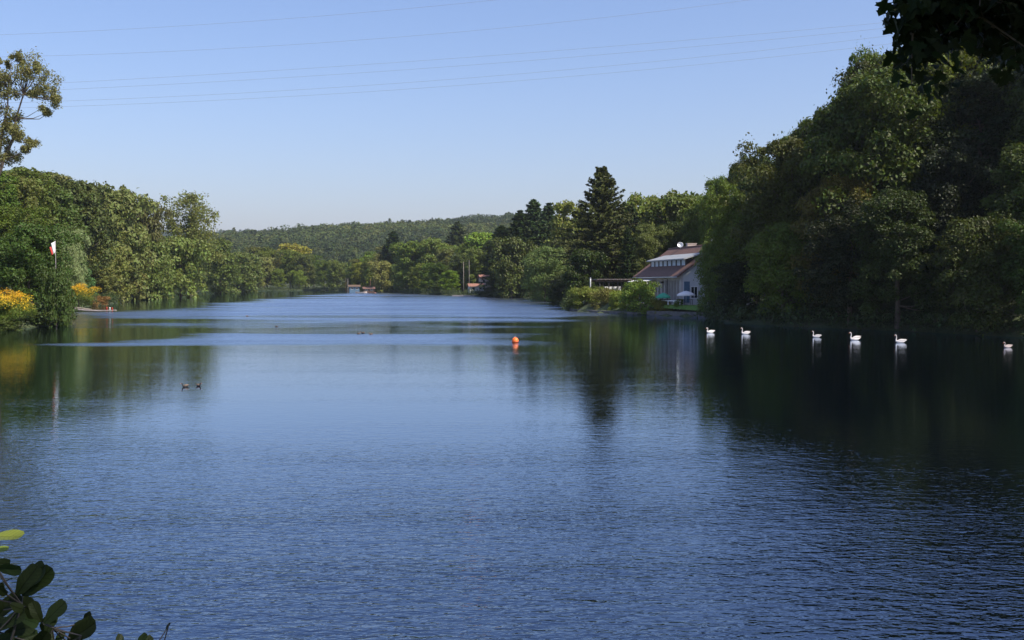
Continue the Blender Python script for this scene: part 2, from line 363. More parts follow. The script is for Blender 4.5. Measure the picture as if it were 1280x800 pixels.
def clump_leaves(C, rad, nper, size, rg, up=0.35, flat=0.75, rag=0.22, cloud=False):
    """leaves round clump centres C (N,3) with radii rad (N,)"""
    N = len(C); k = np.repeat(np.arange(N), nper); d = sphere_pts(len(k), rg)
    d[:, 2] = np.where(d[:, 2] < -0.35, -d[:, 2]*0.8, d[:, 2])
    r = rad[k]*(0.62+rg.random(len(k))**0.6*0.45+np.abs(rg.normal(size=len(k)))*rag*0.5)
    p = C[k]+d*r[:, None]*np.array([1, 1, flat])
    loose = rg.random(len(k)) < 0.2; p = np.where(loose[:, None], C[k]+rg.normal(size=(len(k), 3))*rad[k][:, None]*0.5, p)
    if cloud: p = C[k]+rg.normal(size=(len(k), 3))*rad[k][:, None]*0.52
    nr = d+np.array([0, 0, up])+rg.normal(size=d.shape)*0.55
    return quads(p, nr, size*(0.65+0.7*rg.random(len(k))), rg)
def limb_tubes(mb, base, tips, r0, rg, bend=0.2):
    for tip in tips:
        a = Vector(base); b_ = Vector(tip); L = (b_-a).length
        m1 = a.lerp(b_, 0.5)+Vector((rg.normal()*L*bend*0.3, rg.normal()*L*bend*0.3, -L*0.08))
        mb.tube([a, a.lerp(m1, 0.6), m1, m1.lerp(b_, 0.6), b_], [r0, r0*0.8, r0*0.6, r0*0.4, r0*0.15], 5, caps=False)
PROTO = {}
def broad(name, seed, H, W, z0, nclump, crad, nper, lsize, trunk_r=0.3, bark='bark', flat=0.75, shape=1.0, open_=0.0, up=0.35):
    rg = np.random.default_rng(seed); C = []
    lob = [(rg.uniform(0, 6.28), rg.uniform(0.12, 0.28), rg.integers(2, 5)) for _ in range(3)]
    # uneven crown: a handful of big boughs pushed out of the envelope, clumps on and inside them
    nb = 9; boughs = []
    for i in range(nb):
        a = i*2.4+rg.uniform(-0.4, 0.4); h = (i+0.5)/nb; zz = z0+(H-z0)*(0.15+0.72*h)
        pr = math.sin(math.pi*min(1, 0.16+0.80*(1-abs(h-0.38*shape)*0.95)))*0.5*W
        boughs.append((math.cos(a)*pr*0.55, math.sin(a)*pr*0.55, zz, W*rg.uniform(0.2, 0.3)))
    boughs.append((0, 0, H-W*0.23, W*0.22)); boughs.append((0, 0, z0+(H-z0)*0.5, W*0.34))
    for i in range(nclump):
        if rg.random() < 0.62:
            bx, by, bz, br = boughs[rg.integers(len(boughs))]
            d = sphere_pts(1, rg)[0]; d[2] = abs(d[2]) if rg.random() < 0.7 else d[2]
            C.append((bx+d[0]*br, by+d[1]*br, min(H-0.6, bz+d[2]*br*0.95)))
        else:
            h = rg.random()**0.9; a = rg.uniform(0, 6.283)
            prof = math.sqrt(max(0.02, 1-((h-0.40)/0.62)**2)); k = 1+sum(m*math.cos(n*(a-p)+3*h) for p, m, n in lob)*0.6
            rr = 0.5*W*prof*k*math.sqrt(rg.uniform(0.45, 1.0))*0.88
            C.append((math.cos(a)*rr, math.sin(a)*rr, z0+(H-z0)*h*0.97))
    C = np.array(C); 
    if open_: C = C[rg.random(len(C)) > open_*(0.5+0.5*np.sin(C[:, 2]*1.1+C[:, 0]*0.8))]
    rad = crad*(0.6+0.7*rg.random(len(C)))*(1-0.35*sm((C[:, 2]-z0)/(H-z0)-0.6)/0.4*0.5)
    V, F = clump_leaves(C, rad, nper, lsize, rg, up=up, flat=flat, cloud=bool(open_))
    crown = mesh_np('crown', V, [F], M['leaf'])
    tb = MB(); lean = rg.normal(size=2)*0.25
    tb.tube([(0, 0, -1.0), (0, 0, 0.3), (lean[0]*0.3, lean[1]*0.3, H*0.25), (lean[0], lean[1], H*0.55), (lean[0], lean[1], H*0.86)], [trunk_r*1.5, trunk_r*1.15, trunk_r*0.85, trunk_r*0.5, trunk_r*0.12], 9, caps=False)
    pick = C[rg.choice(len(C), min(14, len(C)), replace=False)]
    for p in pick:
        zb = max(H*0.16, min(p[2]-W*0.16, H*0.7)); limb_tubes(tb, (lean[0]*zb/H, lean[1]*zb/H, zb), [p], trunk_r*0.36, rg)
    tr = tb.build('trunk', M[bark], None, True); trm = tr.data; bpy.data.objects.remove(tr)
    PROTO[name] = (trm, crown, H, W)
def conifer(name, seed, H, W, z0, whorls, nbr, twigs, tsize, droop=0.25, power=0.85, trunk_r=0.3, ragged=0.2, topw=0.05):
    rg = np.random.default_rng(seed); P = []; N = []; S = []
    tb = MB(); tb.tube([(0, 0, -1), (0, 0, H*0.3), (0.05, 0, H*0.7), (0, 0, H*0.985)], [trunk_r*1.3, trunk_r, trunk_r*0.5, 0.03], 8, caps=False)
    for i in range(whorls):
        h = (i+rg.uniform(-0.3, 0.3))/(whorls-1); h = min(max(h, 0), 1); z = z0+(H-z0)*h**0.92
        L0 = 0.5*W*max(topw, (1-h)**power)*(1 if h > 0.12 else 0.8+h*1.6)
        for j in range(nbr):
            a = 2*math.pi*(j+rg.uniform(-0.35, 0.35))/nbr+i*0.7; L = L0*rg.uniform(1-ragged*1.6, 1+ragged)
            t = rg.random(twigs)**0.75; up = 0.35*h-droop*(1-h)
            cx = np.cos(a)*L*t; cy = np.sin(a)*L*t; cz = z+L*(up*t-0.22*t**2*(1-h)+0.18*t**4)
            side = rg.normal(size=twigs)*L*0.13*(1.15-t); cx += -np.sin(a)*side; cy += np.cos(a)*side; cz -= np.abs(rg.normal(size=twigs))*0.22*tsize*1.6
            P.append(np.stack([cx, cy, cz], 1)); d = np.stack([np.full(twigs, np.cos(a)*0.5), np.full(twigs, np.sin(a)*0.5), np.full(twigs, 0.9)], 1)
            N.append(d+rg.normal(size=(twigs, 3))*0.5); S.append(tsize*(0.6+0.8*rg.random(twigs)))
            if j % 2 == 0: tb.tube([(0, 0, z), (cx[t.argmax()]*0.5, cy[t.argmax()]*0.5, z+L*0.5*up), (cx[t.argmax()], cy[t.argmax()], cz[t.argmax()])], [0.07, 0.045, 0.015], 4, caps=False)
    V, F = quads(np.concatenate(P), np.concatenate(N), np.concatenate(S), rg, 0.42)
    crown = mesh_np('crown', V, [F], M['needle'])
    tr = tb.build('trunk', M['bark'], None, True); trm = tr.data; bpy.data.objects.remove(tr)
    PROTO[name] = (trm, crown, H, W)
# nearer wood (60 to 200 m)
for i in range(4): broad(f'near{i}', 11+i, 18, 11.5, 2.2, 165, 1.25, 250, 0.34, 0.34, flat=0.95, up=0.25)
for i in range(2): broad(f'skirt{i}', 31+i, 12, 10.5, 0.2, 150, 1.15, 240, 0.33, 0.26, flat=0.95, up=0.25)
# farther wood (200 to 560 m)
for i in range(4): broad(f'far{i}', 51+i, 18, 12, 1.2, 130, 1.35, 90, 0.66, 0.34, flat=0.95)
for i in range(2): broad(f'farskirt{i}', 61+i, 11, 11, 0.2, 110, 1.25, 85, 0.62, 0.26, flat=0.95)
for i in range(2): broad(f'airy{i}', 71+i, 24, 13, 5, 110, 1.5, 90, 0.5, 0.36, open_=0.06)
conifer('fir', 81, 26, 18.5, 2.2, 36, 12, 84, 0.62, droop=0.28, power=0.72, trunk_r=0.42, ragged=0.28, topw=0.10)
for i in range(2): conifer(f'spruce{i}', 83+i, 24, 10, 1.0, 27, 9, 44, 0.8, droop=0.3, power=0.62, ragged=0.22)
for i in range(3): broad(f'bush{i}', 91+i, 4.0, 5.0, 0.05, 60, 0.75, 130, 0.24, 0.07, flat=0.8)
def flowerbush():
    broad('flowerbush', 99, 3.4, 4.4, 0.05, 80, 0.6, 260, 0.125, 0.06, flat=0.9)
    PROTO['flowerbush'][1].materials[0] = M['flower']
flowerbush()
NTREE = [0]
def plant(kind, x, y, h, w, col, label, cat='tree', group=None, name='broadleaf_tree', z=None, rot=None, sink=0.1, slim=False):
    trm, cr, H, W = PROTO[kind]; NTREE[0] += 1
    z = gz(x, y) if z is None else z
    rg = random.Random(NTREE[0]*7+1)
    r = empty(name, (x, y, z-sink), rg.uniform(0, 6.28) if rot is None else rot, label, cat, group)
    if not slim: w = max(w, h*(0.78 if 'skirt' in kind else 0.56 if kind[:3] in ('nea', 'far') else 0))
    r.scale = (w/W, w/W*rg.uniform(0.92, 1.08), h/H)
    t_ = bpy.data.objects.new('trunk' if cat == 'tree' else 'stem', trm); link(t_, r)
    c = bpy.data.objects.new('crown' if cat == 'tree' else 'foliage', cr); link(c, r); lit_gain = 1.16 if x < 22 or y > 170 else 1.0; c.color = (col[0]*lit_gain, col[1]*lit_gain*1.02, col[2]*0.88, 1)  # foliage away from the right bank brightened in colour to look sunlit
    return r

# ------------------------------------------------------------------ colours of foliage
DK = (0.036, 0.052, 0.008); MG = (0.070, 0.096, 0.012); LG = (0.115, 0.150, 0.016); YG = (0.155, 0.165, 0.018)
OL = (0.085, 0.095, 0.020); SG = (0.120, 0.132, 0.040); CN = (0.026, 0.042, 0.010); BG = (0.07, 0.09, 0.04); BR = (0.13, 0.085, 0.022)
RDK = (0.018, 0.026, 0.005); RMG = (0.044, 0.062, 0.009); ROL = (0.048, 0.055, 0.009); RLG = (0.088, 0.118, 0.013)  # right wood: its shade put into darker greens, last one raised for lit side
def jit(c, rg, a=0.22):
    k = 1+rg.uniform(-a, a); return (c[0]*k*(1+rg.uniform(-0.15, 0.15)), c[1]*k, c[2]*k*(1+rg.uniform(-0.15, 0.15)))
SKY = np.array([(-400,150),(-100,190),(0,214),(30,211),(60,217),(100,231),(140,238),(160,242),(180,252),(198,262),(214,276),(250,290),(265,290),(285,301),(310,304),(335,304),(350,308),
    (385,309),(400,318),(420,326),(445,325),(460,316),(480,308),(500,306),(520,303),(540,299),(560,306),(585,297),(600,293),(622,292),(640,290),(660,275),(690,262),(712,256),(735,258),
    (775,252),(800,247),(830,244),(862,246),(880,226),(895,211),(920,196),(945,190),(960,180),(985,150),(1005,138),(1025,122),(1050,104),(1075,82),(1100,60),(1140,40),(1180,10),(1280,-60),(1700,-200)], float)
def skyline(px): return np.interp(px, SKY[:, 0], SKY[:, 1])
placed = []
def free(x, y, r):
    return all((x-a)**2+(y-b_)**2 > r*r for a, b_ in placed)
def by_px(kind, px, Y, ytop, wpx, col, label, cat='tree', name='broadleaf_tree', group=None, **k):
    x = X(px, Y); z = k.pop('z', None); z = gz(x, Y) if z is None else z
    h = Z(ytop, Y)-z; placed.append((x, Y)); return plant(kind, x, Y, h, wpx/FPX*Y, col, label, cat, group, name, z=z, **k)

# ---- single trees the photograph shows one by one
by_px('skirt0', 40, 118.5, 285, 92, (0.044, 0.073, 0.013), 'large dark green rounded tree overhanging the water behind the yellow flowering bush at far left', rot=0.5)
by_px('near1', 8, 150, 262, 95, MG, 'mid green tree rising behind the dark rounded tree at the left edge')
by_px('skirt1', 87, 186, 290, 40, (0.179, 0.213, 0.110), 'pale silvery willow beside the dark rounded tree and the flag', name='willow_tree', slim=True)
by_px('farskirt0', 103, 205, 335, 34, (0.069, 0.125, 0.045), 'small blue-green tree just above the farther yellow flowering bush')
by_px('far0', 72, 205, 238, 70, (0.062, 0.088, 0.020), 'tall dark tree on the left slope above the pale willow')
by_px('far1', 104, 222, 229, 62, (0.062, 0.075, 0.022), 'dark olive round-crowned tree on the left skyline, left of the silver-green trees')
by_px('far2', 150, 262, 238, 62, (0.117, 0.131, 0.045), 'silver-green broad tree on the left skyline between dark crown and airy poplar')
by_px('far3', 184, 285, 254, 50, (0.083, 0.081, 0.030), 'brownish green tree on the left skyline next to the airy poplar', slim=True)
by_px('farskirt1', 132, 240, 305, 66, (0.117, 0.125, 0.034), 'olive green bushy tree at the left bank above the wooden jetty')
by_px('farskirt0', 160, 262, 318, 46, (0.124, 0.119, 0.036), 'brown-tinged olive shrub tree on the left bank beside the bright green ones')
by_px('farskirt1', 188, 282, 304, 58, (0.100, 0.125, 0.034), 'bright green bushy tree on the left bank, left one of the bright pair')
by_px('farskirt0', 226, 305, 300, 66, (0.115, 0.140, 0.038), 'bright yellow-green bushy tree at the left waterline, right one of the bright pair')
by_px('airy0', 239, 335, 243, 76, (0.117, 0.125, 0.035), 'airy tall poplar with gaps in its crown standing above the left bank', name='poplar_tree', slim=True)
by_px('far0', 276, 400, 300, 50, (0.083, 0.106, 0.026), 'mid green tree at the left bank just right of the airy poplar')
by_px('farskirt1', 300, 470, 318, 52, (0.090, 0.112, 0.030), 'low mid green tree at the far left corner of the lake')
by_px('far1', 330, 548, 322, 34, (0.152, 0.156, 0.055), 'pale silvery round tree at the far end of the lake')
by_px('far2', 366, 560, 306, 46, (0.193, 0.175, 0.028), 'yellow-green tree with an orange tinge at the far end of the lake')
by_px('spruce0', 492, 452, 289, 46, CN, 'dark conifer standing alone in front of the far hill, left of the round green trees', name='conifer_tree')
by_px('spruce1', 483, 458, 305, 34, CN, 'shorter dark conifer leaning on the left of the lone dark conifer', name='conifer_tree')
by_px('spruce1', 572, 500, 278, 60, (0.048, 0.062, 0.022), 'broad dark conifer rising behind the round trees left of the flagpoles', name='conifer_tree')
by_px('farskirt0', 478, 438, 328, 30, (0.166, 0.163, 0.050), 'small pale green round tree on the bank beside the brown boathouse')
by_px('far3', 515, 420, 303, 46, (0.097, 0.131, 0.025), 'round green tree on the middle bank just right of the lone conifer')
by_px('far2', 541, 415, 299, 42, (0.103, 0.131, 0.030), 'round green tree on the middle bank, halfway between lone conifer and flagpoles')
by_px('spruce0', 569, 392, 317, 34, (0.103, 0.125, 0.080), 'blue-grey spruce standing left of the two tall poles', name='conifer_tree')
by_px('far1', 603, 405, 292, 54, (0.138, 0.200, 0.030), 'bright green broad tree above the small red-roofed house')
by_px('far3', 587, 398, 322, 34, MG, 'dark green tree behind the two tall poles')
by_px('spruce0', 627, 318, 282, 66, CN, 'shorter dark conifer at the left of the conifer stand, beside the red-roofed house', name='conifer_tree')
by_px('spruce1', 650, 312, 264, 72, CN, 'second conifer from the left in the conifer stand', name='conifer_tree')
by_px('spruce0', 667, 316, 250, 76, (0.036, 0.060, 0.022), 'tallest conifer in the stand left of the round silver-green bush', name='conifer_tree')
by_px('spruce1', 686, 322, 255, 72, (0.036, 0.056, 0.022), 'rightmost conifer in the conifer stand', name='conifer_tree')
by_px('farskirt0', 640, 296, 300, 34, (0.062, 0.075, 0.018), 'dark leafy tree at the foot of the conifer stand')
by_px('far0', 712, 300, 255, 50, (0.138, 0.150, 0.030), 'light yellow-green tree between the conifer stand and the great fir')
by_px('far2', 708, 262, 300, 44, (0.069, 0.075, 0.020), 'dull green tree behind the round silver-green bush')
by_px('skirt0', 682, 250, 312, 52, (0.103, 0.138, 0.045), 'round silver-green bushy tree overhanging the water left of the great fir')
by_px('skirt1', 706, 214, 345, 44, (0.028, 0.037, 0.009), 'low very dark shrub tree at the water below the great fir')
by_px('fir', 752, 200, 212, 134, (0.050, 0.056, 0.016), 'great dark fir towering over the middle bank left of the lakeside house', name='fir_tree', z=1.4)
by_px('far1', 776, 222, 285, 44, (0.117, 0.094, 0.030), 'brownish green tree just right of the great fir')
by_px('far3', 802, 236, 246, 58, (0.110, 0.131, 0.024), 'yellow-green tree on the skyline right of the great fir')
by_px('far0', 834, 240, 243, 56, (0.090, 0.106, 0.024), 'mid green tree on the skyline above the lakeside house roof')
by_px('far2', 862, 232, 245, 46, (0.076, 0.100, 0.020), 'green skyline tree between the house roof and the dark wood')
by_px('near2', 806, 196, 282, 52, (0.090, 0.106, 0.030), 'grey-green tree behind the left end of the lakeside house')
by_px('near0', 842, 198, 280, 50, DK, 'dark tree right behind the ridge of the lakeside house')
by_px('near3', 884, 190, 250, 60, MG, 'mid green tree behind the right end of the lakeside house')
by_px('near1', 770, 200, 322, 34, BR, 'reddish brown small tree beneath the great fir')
# ---- garden shrubs
for i, (px, Y, yt, wp, c, lab) in enumerate([
    (718, 172.5, 361, 26, (0.06, 0.08, 0.02), 'dark green shrub at the left tip of the garden bank'),
    (735, 169, 359, 36, (0.13, 0.15, 0.028), 'light green leafy shrub below the white garden post'),
    (756, 164, 361, 36, (0.13, 0.12, 0.035), 'brownish green shrub between the white post and the big round bush'),
    (774, 159.5, 363, 30, (0.15, 0.18, 0.03), 'small bright green shrub above the sloping slipway board'),
    (801, 152.5, 351, 52, (0.10, 0.145, 0.025), 'big round bright green bush at the water in front of the lakeside house'),
    (824, 149.8, 374, 26, (0.14, 0.13, 0.028), 'low olive bush between the big round bush and the little upright shrub'),
    (849, 147, 373, 12, (0.10, 0.14, 0.022), 'little upright green shrub on the lawn edge below the white parasol'),
    (787, 156, 366, 26, (0.12, 0.15, 0.03), 'mid green shrub tucked behind the left side of the big round bush'),
    (745, 171, 358, 26, (0.12, 0.14, 0.03), 'taller shrub behind the light green one on the garden bank'),
    (838, 148.2, 381, 14, (0.15, 0.14, 0.03), 'tiny pale green shrub in front of the terrace rail')]):
    kd = f'bush{i%3}'; by_px(kd, px, Y, yt, wp, c, lab, cat='shrub', name='garden_shrub', z=(1.3 if px == 849 else -0.05))
by_px('flowerbush', 14, 105, 366, 58, (0.083, 0.112, 0.020), 'yellow flowering bush at the water, nearest at the left edge', cat='flowering bush', name='flowering_bush', z=0.2)
by_px('flowerbush', 98, 181, 357, 42, (0.097, 0.125, 0.025), 'yellow flowering bush farther off behind the wooden jetty', cat='flowering bush', name='flowering_bush', z=0.3)
by_px('bush1', 121, 204, 370, 28, (0.193, 0.106, 0.045), 'reddish brown low bush on the left bank right of the farther yellow bush', cat='shrub', name='bank_shrub')
by_px('bush0', 6, 103.5, 399, 44, (0.069, 0.088, 0.025), 'low grey-green bush in the water beneath the nearer yellow bush', cat='shrub', name='bank_shrub', z=-0.2)
by_px('bush0', 70, 111.5, 334, 42, (0.045, 0.068, 0.014), 'dark upright bush hiding the foot of the flagpole', cat='shrub', name='bank_shrub', z=-0.1)
by_px('bush2', 50, 113, 385, 60, (0.055, 0.075, 0.020), 'dark low bush under the large dark rounded tree', cat='shrub', name='bank_shrub', z=-0.1)

# ---- woods along the banks: trees in rows up from the shore, tops kept under the photograph's skyline
rgw = random.Random(5); CAND = []
def wood(poly, offs, step, kinds, hts, cols, label, group, limit=999, Wk=0.62, minh=5.0, skysnap=0.0, pxr=(-260, 1500)):
    pts = [Vector((*p, 0)) for p in poly]; n = 0
    for oi, off in enumerate(offs):
        for a, b_ in zip(pts[:-1], pts[1:]):
            L = (b_-a).length; d = (b_-a)/L; nrm = Vector((d.y, -d.x, 0)); k = max(1, int(L/step))
            for i in range(k):
                q = a+d*(L*(i+0.5+rgw.uniform(-0.35, 0.35))/k)+nrm*(off+rgw.uniform(-1.6, 1.6))
                if q.y < 14: continue
                px = 640+q.x/q.y*FPX
                if not pxr[0] < px < pxr[1] or n >= limit or not free(q.x, q.y, step*0.5): continue
                if float(lake_sd(np.array([q.x]), np.array([q.y]))[0]) < 0.8: continue
                if 13 < q.x < 39 and 140 < q.y < 184 or (570 < px < 620 and q.y < 358): continue
                g = gz(q.x, q.y); top = Z(skyline(px)+rgw.uniform(0, 10)+(27 if px > 870 else 0), q.y)
                h = rgw.uniform(*hts[min(oi, len(hts)-1)])
                if top-g > h and top-g < h*1.35 and rgw.random() < skysnap: h = top-g
                h = min(h, top-g)
                if h < minh: continue
                ww = min(14, max(6.5, h*Wk*rgw.uniform(0.85, 1.15)))
                if oi == 0: ww = max(ww, 7.5)
                placed.append((q.x, q.y)); n += 1
                kd = rgw.choice(kinds[0] if oi == 0 else kinds[1]); pal, spr = cols
                con = kd.startswith('spruce')
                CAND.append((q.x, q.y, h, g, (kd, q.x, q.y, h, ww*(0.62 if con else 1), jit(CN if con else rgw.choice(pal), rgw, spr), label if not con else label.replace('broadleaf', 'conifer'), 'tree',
                      group if not con else group+', conifers', 'conifer_tree' if con else 'broadleaf_tree')))
    return n
RS = [tuple(p) for p in LAKE[8:13]][::-1]    # right wooded shore, walked so that land lies on the right-hand side of the walk
NR, SK, FR, FS = [f'near{i}' for i in range(4)], ['skirt0', 'skirt1'], [f'far{i}' for i in range(4)], ['farskirt0', 'farskirt1']
def land_right(poly):
    a, b_ = Vector(poly[0]), Vector(poly[1]); d = (b_-a).normalized(); m_ = a.lerp(b_, 0.5)+Vector((d.y, -d.x))*3
    return poly if float(lake_sd(np.array([m_.x]), np.array([m_.y]))[0]) > 0 else poly[::-1]
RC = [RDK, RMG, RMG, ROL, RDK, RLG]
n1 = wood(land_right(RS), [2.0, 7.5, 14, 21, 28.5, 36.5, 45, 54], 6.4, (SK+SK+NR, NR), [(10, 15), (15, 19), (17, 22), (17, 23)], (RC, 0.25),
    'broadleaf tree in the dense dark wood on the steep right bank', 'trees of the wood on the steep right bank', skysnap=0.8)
n2 = wood(land_right([tuple(p) for p in LAKE[29:38]]), [3.5, 12, 21, 31, 42, 54, 67], 8.5, (FS+FR, FR), [(8, 12), (13, 17), (15, 20), (17, 22)], ([MG, OL, OL, DK, SG, LG], 0.25),
    'broadleaf tree in the mixed wood up the left bank', 'trees of the wood up the left bank', skysnap=0.6)
n3 = wood(land_right([tuple(p) for p in LAKE[24:30]]), [4, 13, 23, 34], 10, (FS+FR, FR), [(9, 13), (14, 18), (16, 20)], ([MG, LG, YG, OL, SG, MG], 0.25),
    'broadleaf tree along the far end of the lake', 'trees along the far end of the lake', skysnap=0.5)
n4 = wood(land_right([tuple(p) for p in LAKE[17:25]]), [4, 12.5, 22, 33], 9.5, (FS+FR, FR+['spruce0']), [(7, 11), (13, 17), (16, 20)], ([MG, LG, DK, OL, MG, SG], 0.25),
    'broadleaf tree in the wood on the middle bank left of the house', 'trees of the wood on the middle bank', skysnap=0.5)
for i, (px, Y, yt, wp, kd, c, lab) in enumerate([
    (898, 181, 226, 56, 'near0', RLG, 'tree on the right skyline just above the lakeside house end'), (922, 184, 208, 60, 'near2', ROL, 'olive-tinged tree stepping up the right skyline beyond the house'),
    (948, 141, 196, 70, 'near3', RMG, 'mid green skyline tree lower down the right slope, before the steeper step'), (984, 146, 174, 62, 'near1', RLG, 'tree with loose upright top at the first high step of the right skyline'),
    (1010, 142, 156, 70, 'near2', RMG, 'skyline tree on the right slope just right of the first high step'), (1034, 139, 138, 74, 'near0', ROL, 'tall olive green tree at mid height of the right skyline'),
    (1062, 136, 112, 76, 'near3', RMG, 'tall tree on the right skyline left of the hanging maple leaves'), (1094, 133, 74, 80, 'near1', RLG, 'highest skyline tree just below the tip of the hanging maple leaves')]):
    by_px(kd, px, Y, yt, wp, jit(c, rgw, 0.12), lab, slim=True)
# front trees that reach over the water and hide the right end of the house
by_px('skirt1', 895, 137, 302, 50, (0.103, 0.144, 0.028), 'overhanging tree whose leaves hide the right end of the lakeside house', slim=True)
by_px('near1', 926, 130, 246, 72, RLG, 'tall lighter green tree at the left edge of the dark wood beside the house')
by_px('skirt0', 926, 124, 330, 60, RDK, 'very dark low tree over the water right of the lakeside house')
by_px('near3', 1048, 111, 222, 50, (0.095, 0.082, 0.014), 'tree with yellow and orange tinted leaves in the middle of the dark right wood')
# of the trees behind one another keep the ones that show
cover = np.full(1800, 420.0); vis = []
for c in sorted(CAND, key=lambda c: c[1]):
    x, y, h, g, a = c; px = 640+x/y*FPX; hw = a[4]/y*FPX*0.42; top = HOR+(CH-(g+h))*FPX/y
    i0, i1 = int(max(0, px-hw+250)), int(min(1799, px+hw+250))
    if i1 <= i0: continue
    u = np.linspace(-1, 1, i1-i0); tt = top+(1-np.sqrt(1-u*u*0.9))*hw*0.8
    inside = (np.arange(i0, i1) > 235) & (np.arange(i0, i1) < 1545)
    vis.append((float((np.maximum(0, cover[i0:i1]-np.maximum(tt, -15))*inside).sum()), c)); cover[i0:i1] = np.minimum(cover[i0:i1], tt+2)
vis.sort(key=lambda v: -v[0])
ROOM = 262-NTREE[0]
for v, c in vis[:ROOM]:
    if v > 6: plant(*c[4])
print('TREES', NTREE[0], n1, n2, n3, n4, len(vis), vis[min(ROOM, len(vis)-1)][0])
# ---- left tall airy tree, its clusters set out as in the photograph
def airy_tree():
    Y0 = 126.0; rg = np.random.default_rng(3); base = (X(-14, Y0), Y0, gz(X(-14, Y0), Y0)-0.2)
    t = empty('tall_airy_tree', base, 0, 'tall sparse tree with visible boughs reaching above the left wood', 'tree')
    blobs = [(30,88,15),(44,92,12),(58,103,13),(68,116,11),(72,128,7),(60,140,6),(48,117,9),(12,96,13),(2,108,12),(16,120,11),(-8,92,14),(-20,112,14),(-30,134,14),(2,138,10),
             (20,146,10),(12,160,12),(26,163,10),(30,172,7),(4,178,10),(42,182,8),(36,188,6),(-10,160,14),(-24,170,14),(14,196,9),(-2,202,12),(-44,120,12),(-48,160,12),(-20,196,12),(52,86,7),(26,76,7),(8,80,6)]
    tb = MB(); P = lambda px, py, dy=0.0: Vector((X(px, Y0)-base[0], dy, Z(py, Y0)-base[2]))
    tb.tube([Vector((0, 0, -1)), Vector((0, 0, 1)), P(-8, 300), P(-4, 230), P(2, 190), P(8, 160)], [0.5, 0.42, 0.36, 0.3, 0.24, 0.16], 9, caps=False)
    tb.tube([P(-6, 240), P(8, 200), P(20, 175), P(24, 150), P(34, 120), P(38, 98)], [0.26, 0.22, 0.17, 0.12, 0.08, 0.03], 7, caps=False)
    tb.tube([P(-5, 235), P(-14, 190), P(-20, 150), P(-16, 110), P(-6, 90)], [0.24, 0.2, 0.14, 0.09, 0.03], 7, caps=False)
    tb.tube([P(8, 160), P(14, 138), P(15, 115), P(20, 92)], [0.15, 0.1, 0.07, 0.03], 6, caps=False)
    joints = [P(8, 160), P(14, 138), P(20, 175), P(24, 150), P(34, 120), P(-14, 190), P(-20, 150), P(-16, 110), P(2, 190), P(8, 200), P(15, 115)]
    parts = []
    for bx, by, br in blobs:
        for k in range(5):
            c = P(bx+rg.normal()*br*0.45, by+rg.normal()*br*0.4, rg.normal()*br/FPX*Y0*0.9); r = br/FPX*Y0*rg.uniform(0.35, 0.6)
            V, F = clump_leaves(np.array([c]), np.array([r*1.2]), 170, 0.24, rg, up=0.3, cloud=True); parts.append((V, F))
            j = min(joints, key=lambda q: (q-c).length+max(0, (q.z-c.z))*1.5)
            if k < 3: limb_tubes(tb, j, [c], 0.07, rg, 0.35)
    V, F = merge(parts); c = bpy.data.objects.new('crown', mesh_np('crown', V, [F], M['leaf'])); link(c, t); c.color = (0.17, 0.165, 0.05, 1)
    tb.build('trunk', M['bark'], t, True)
airy_tree()
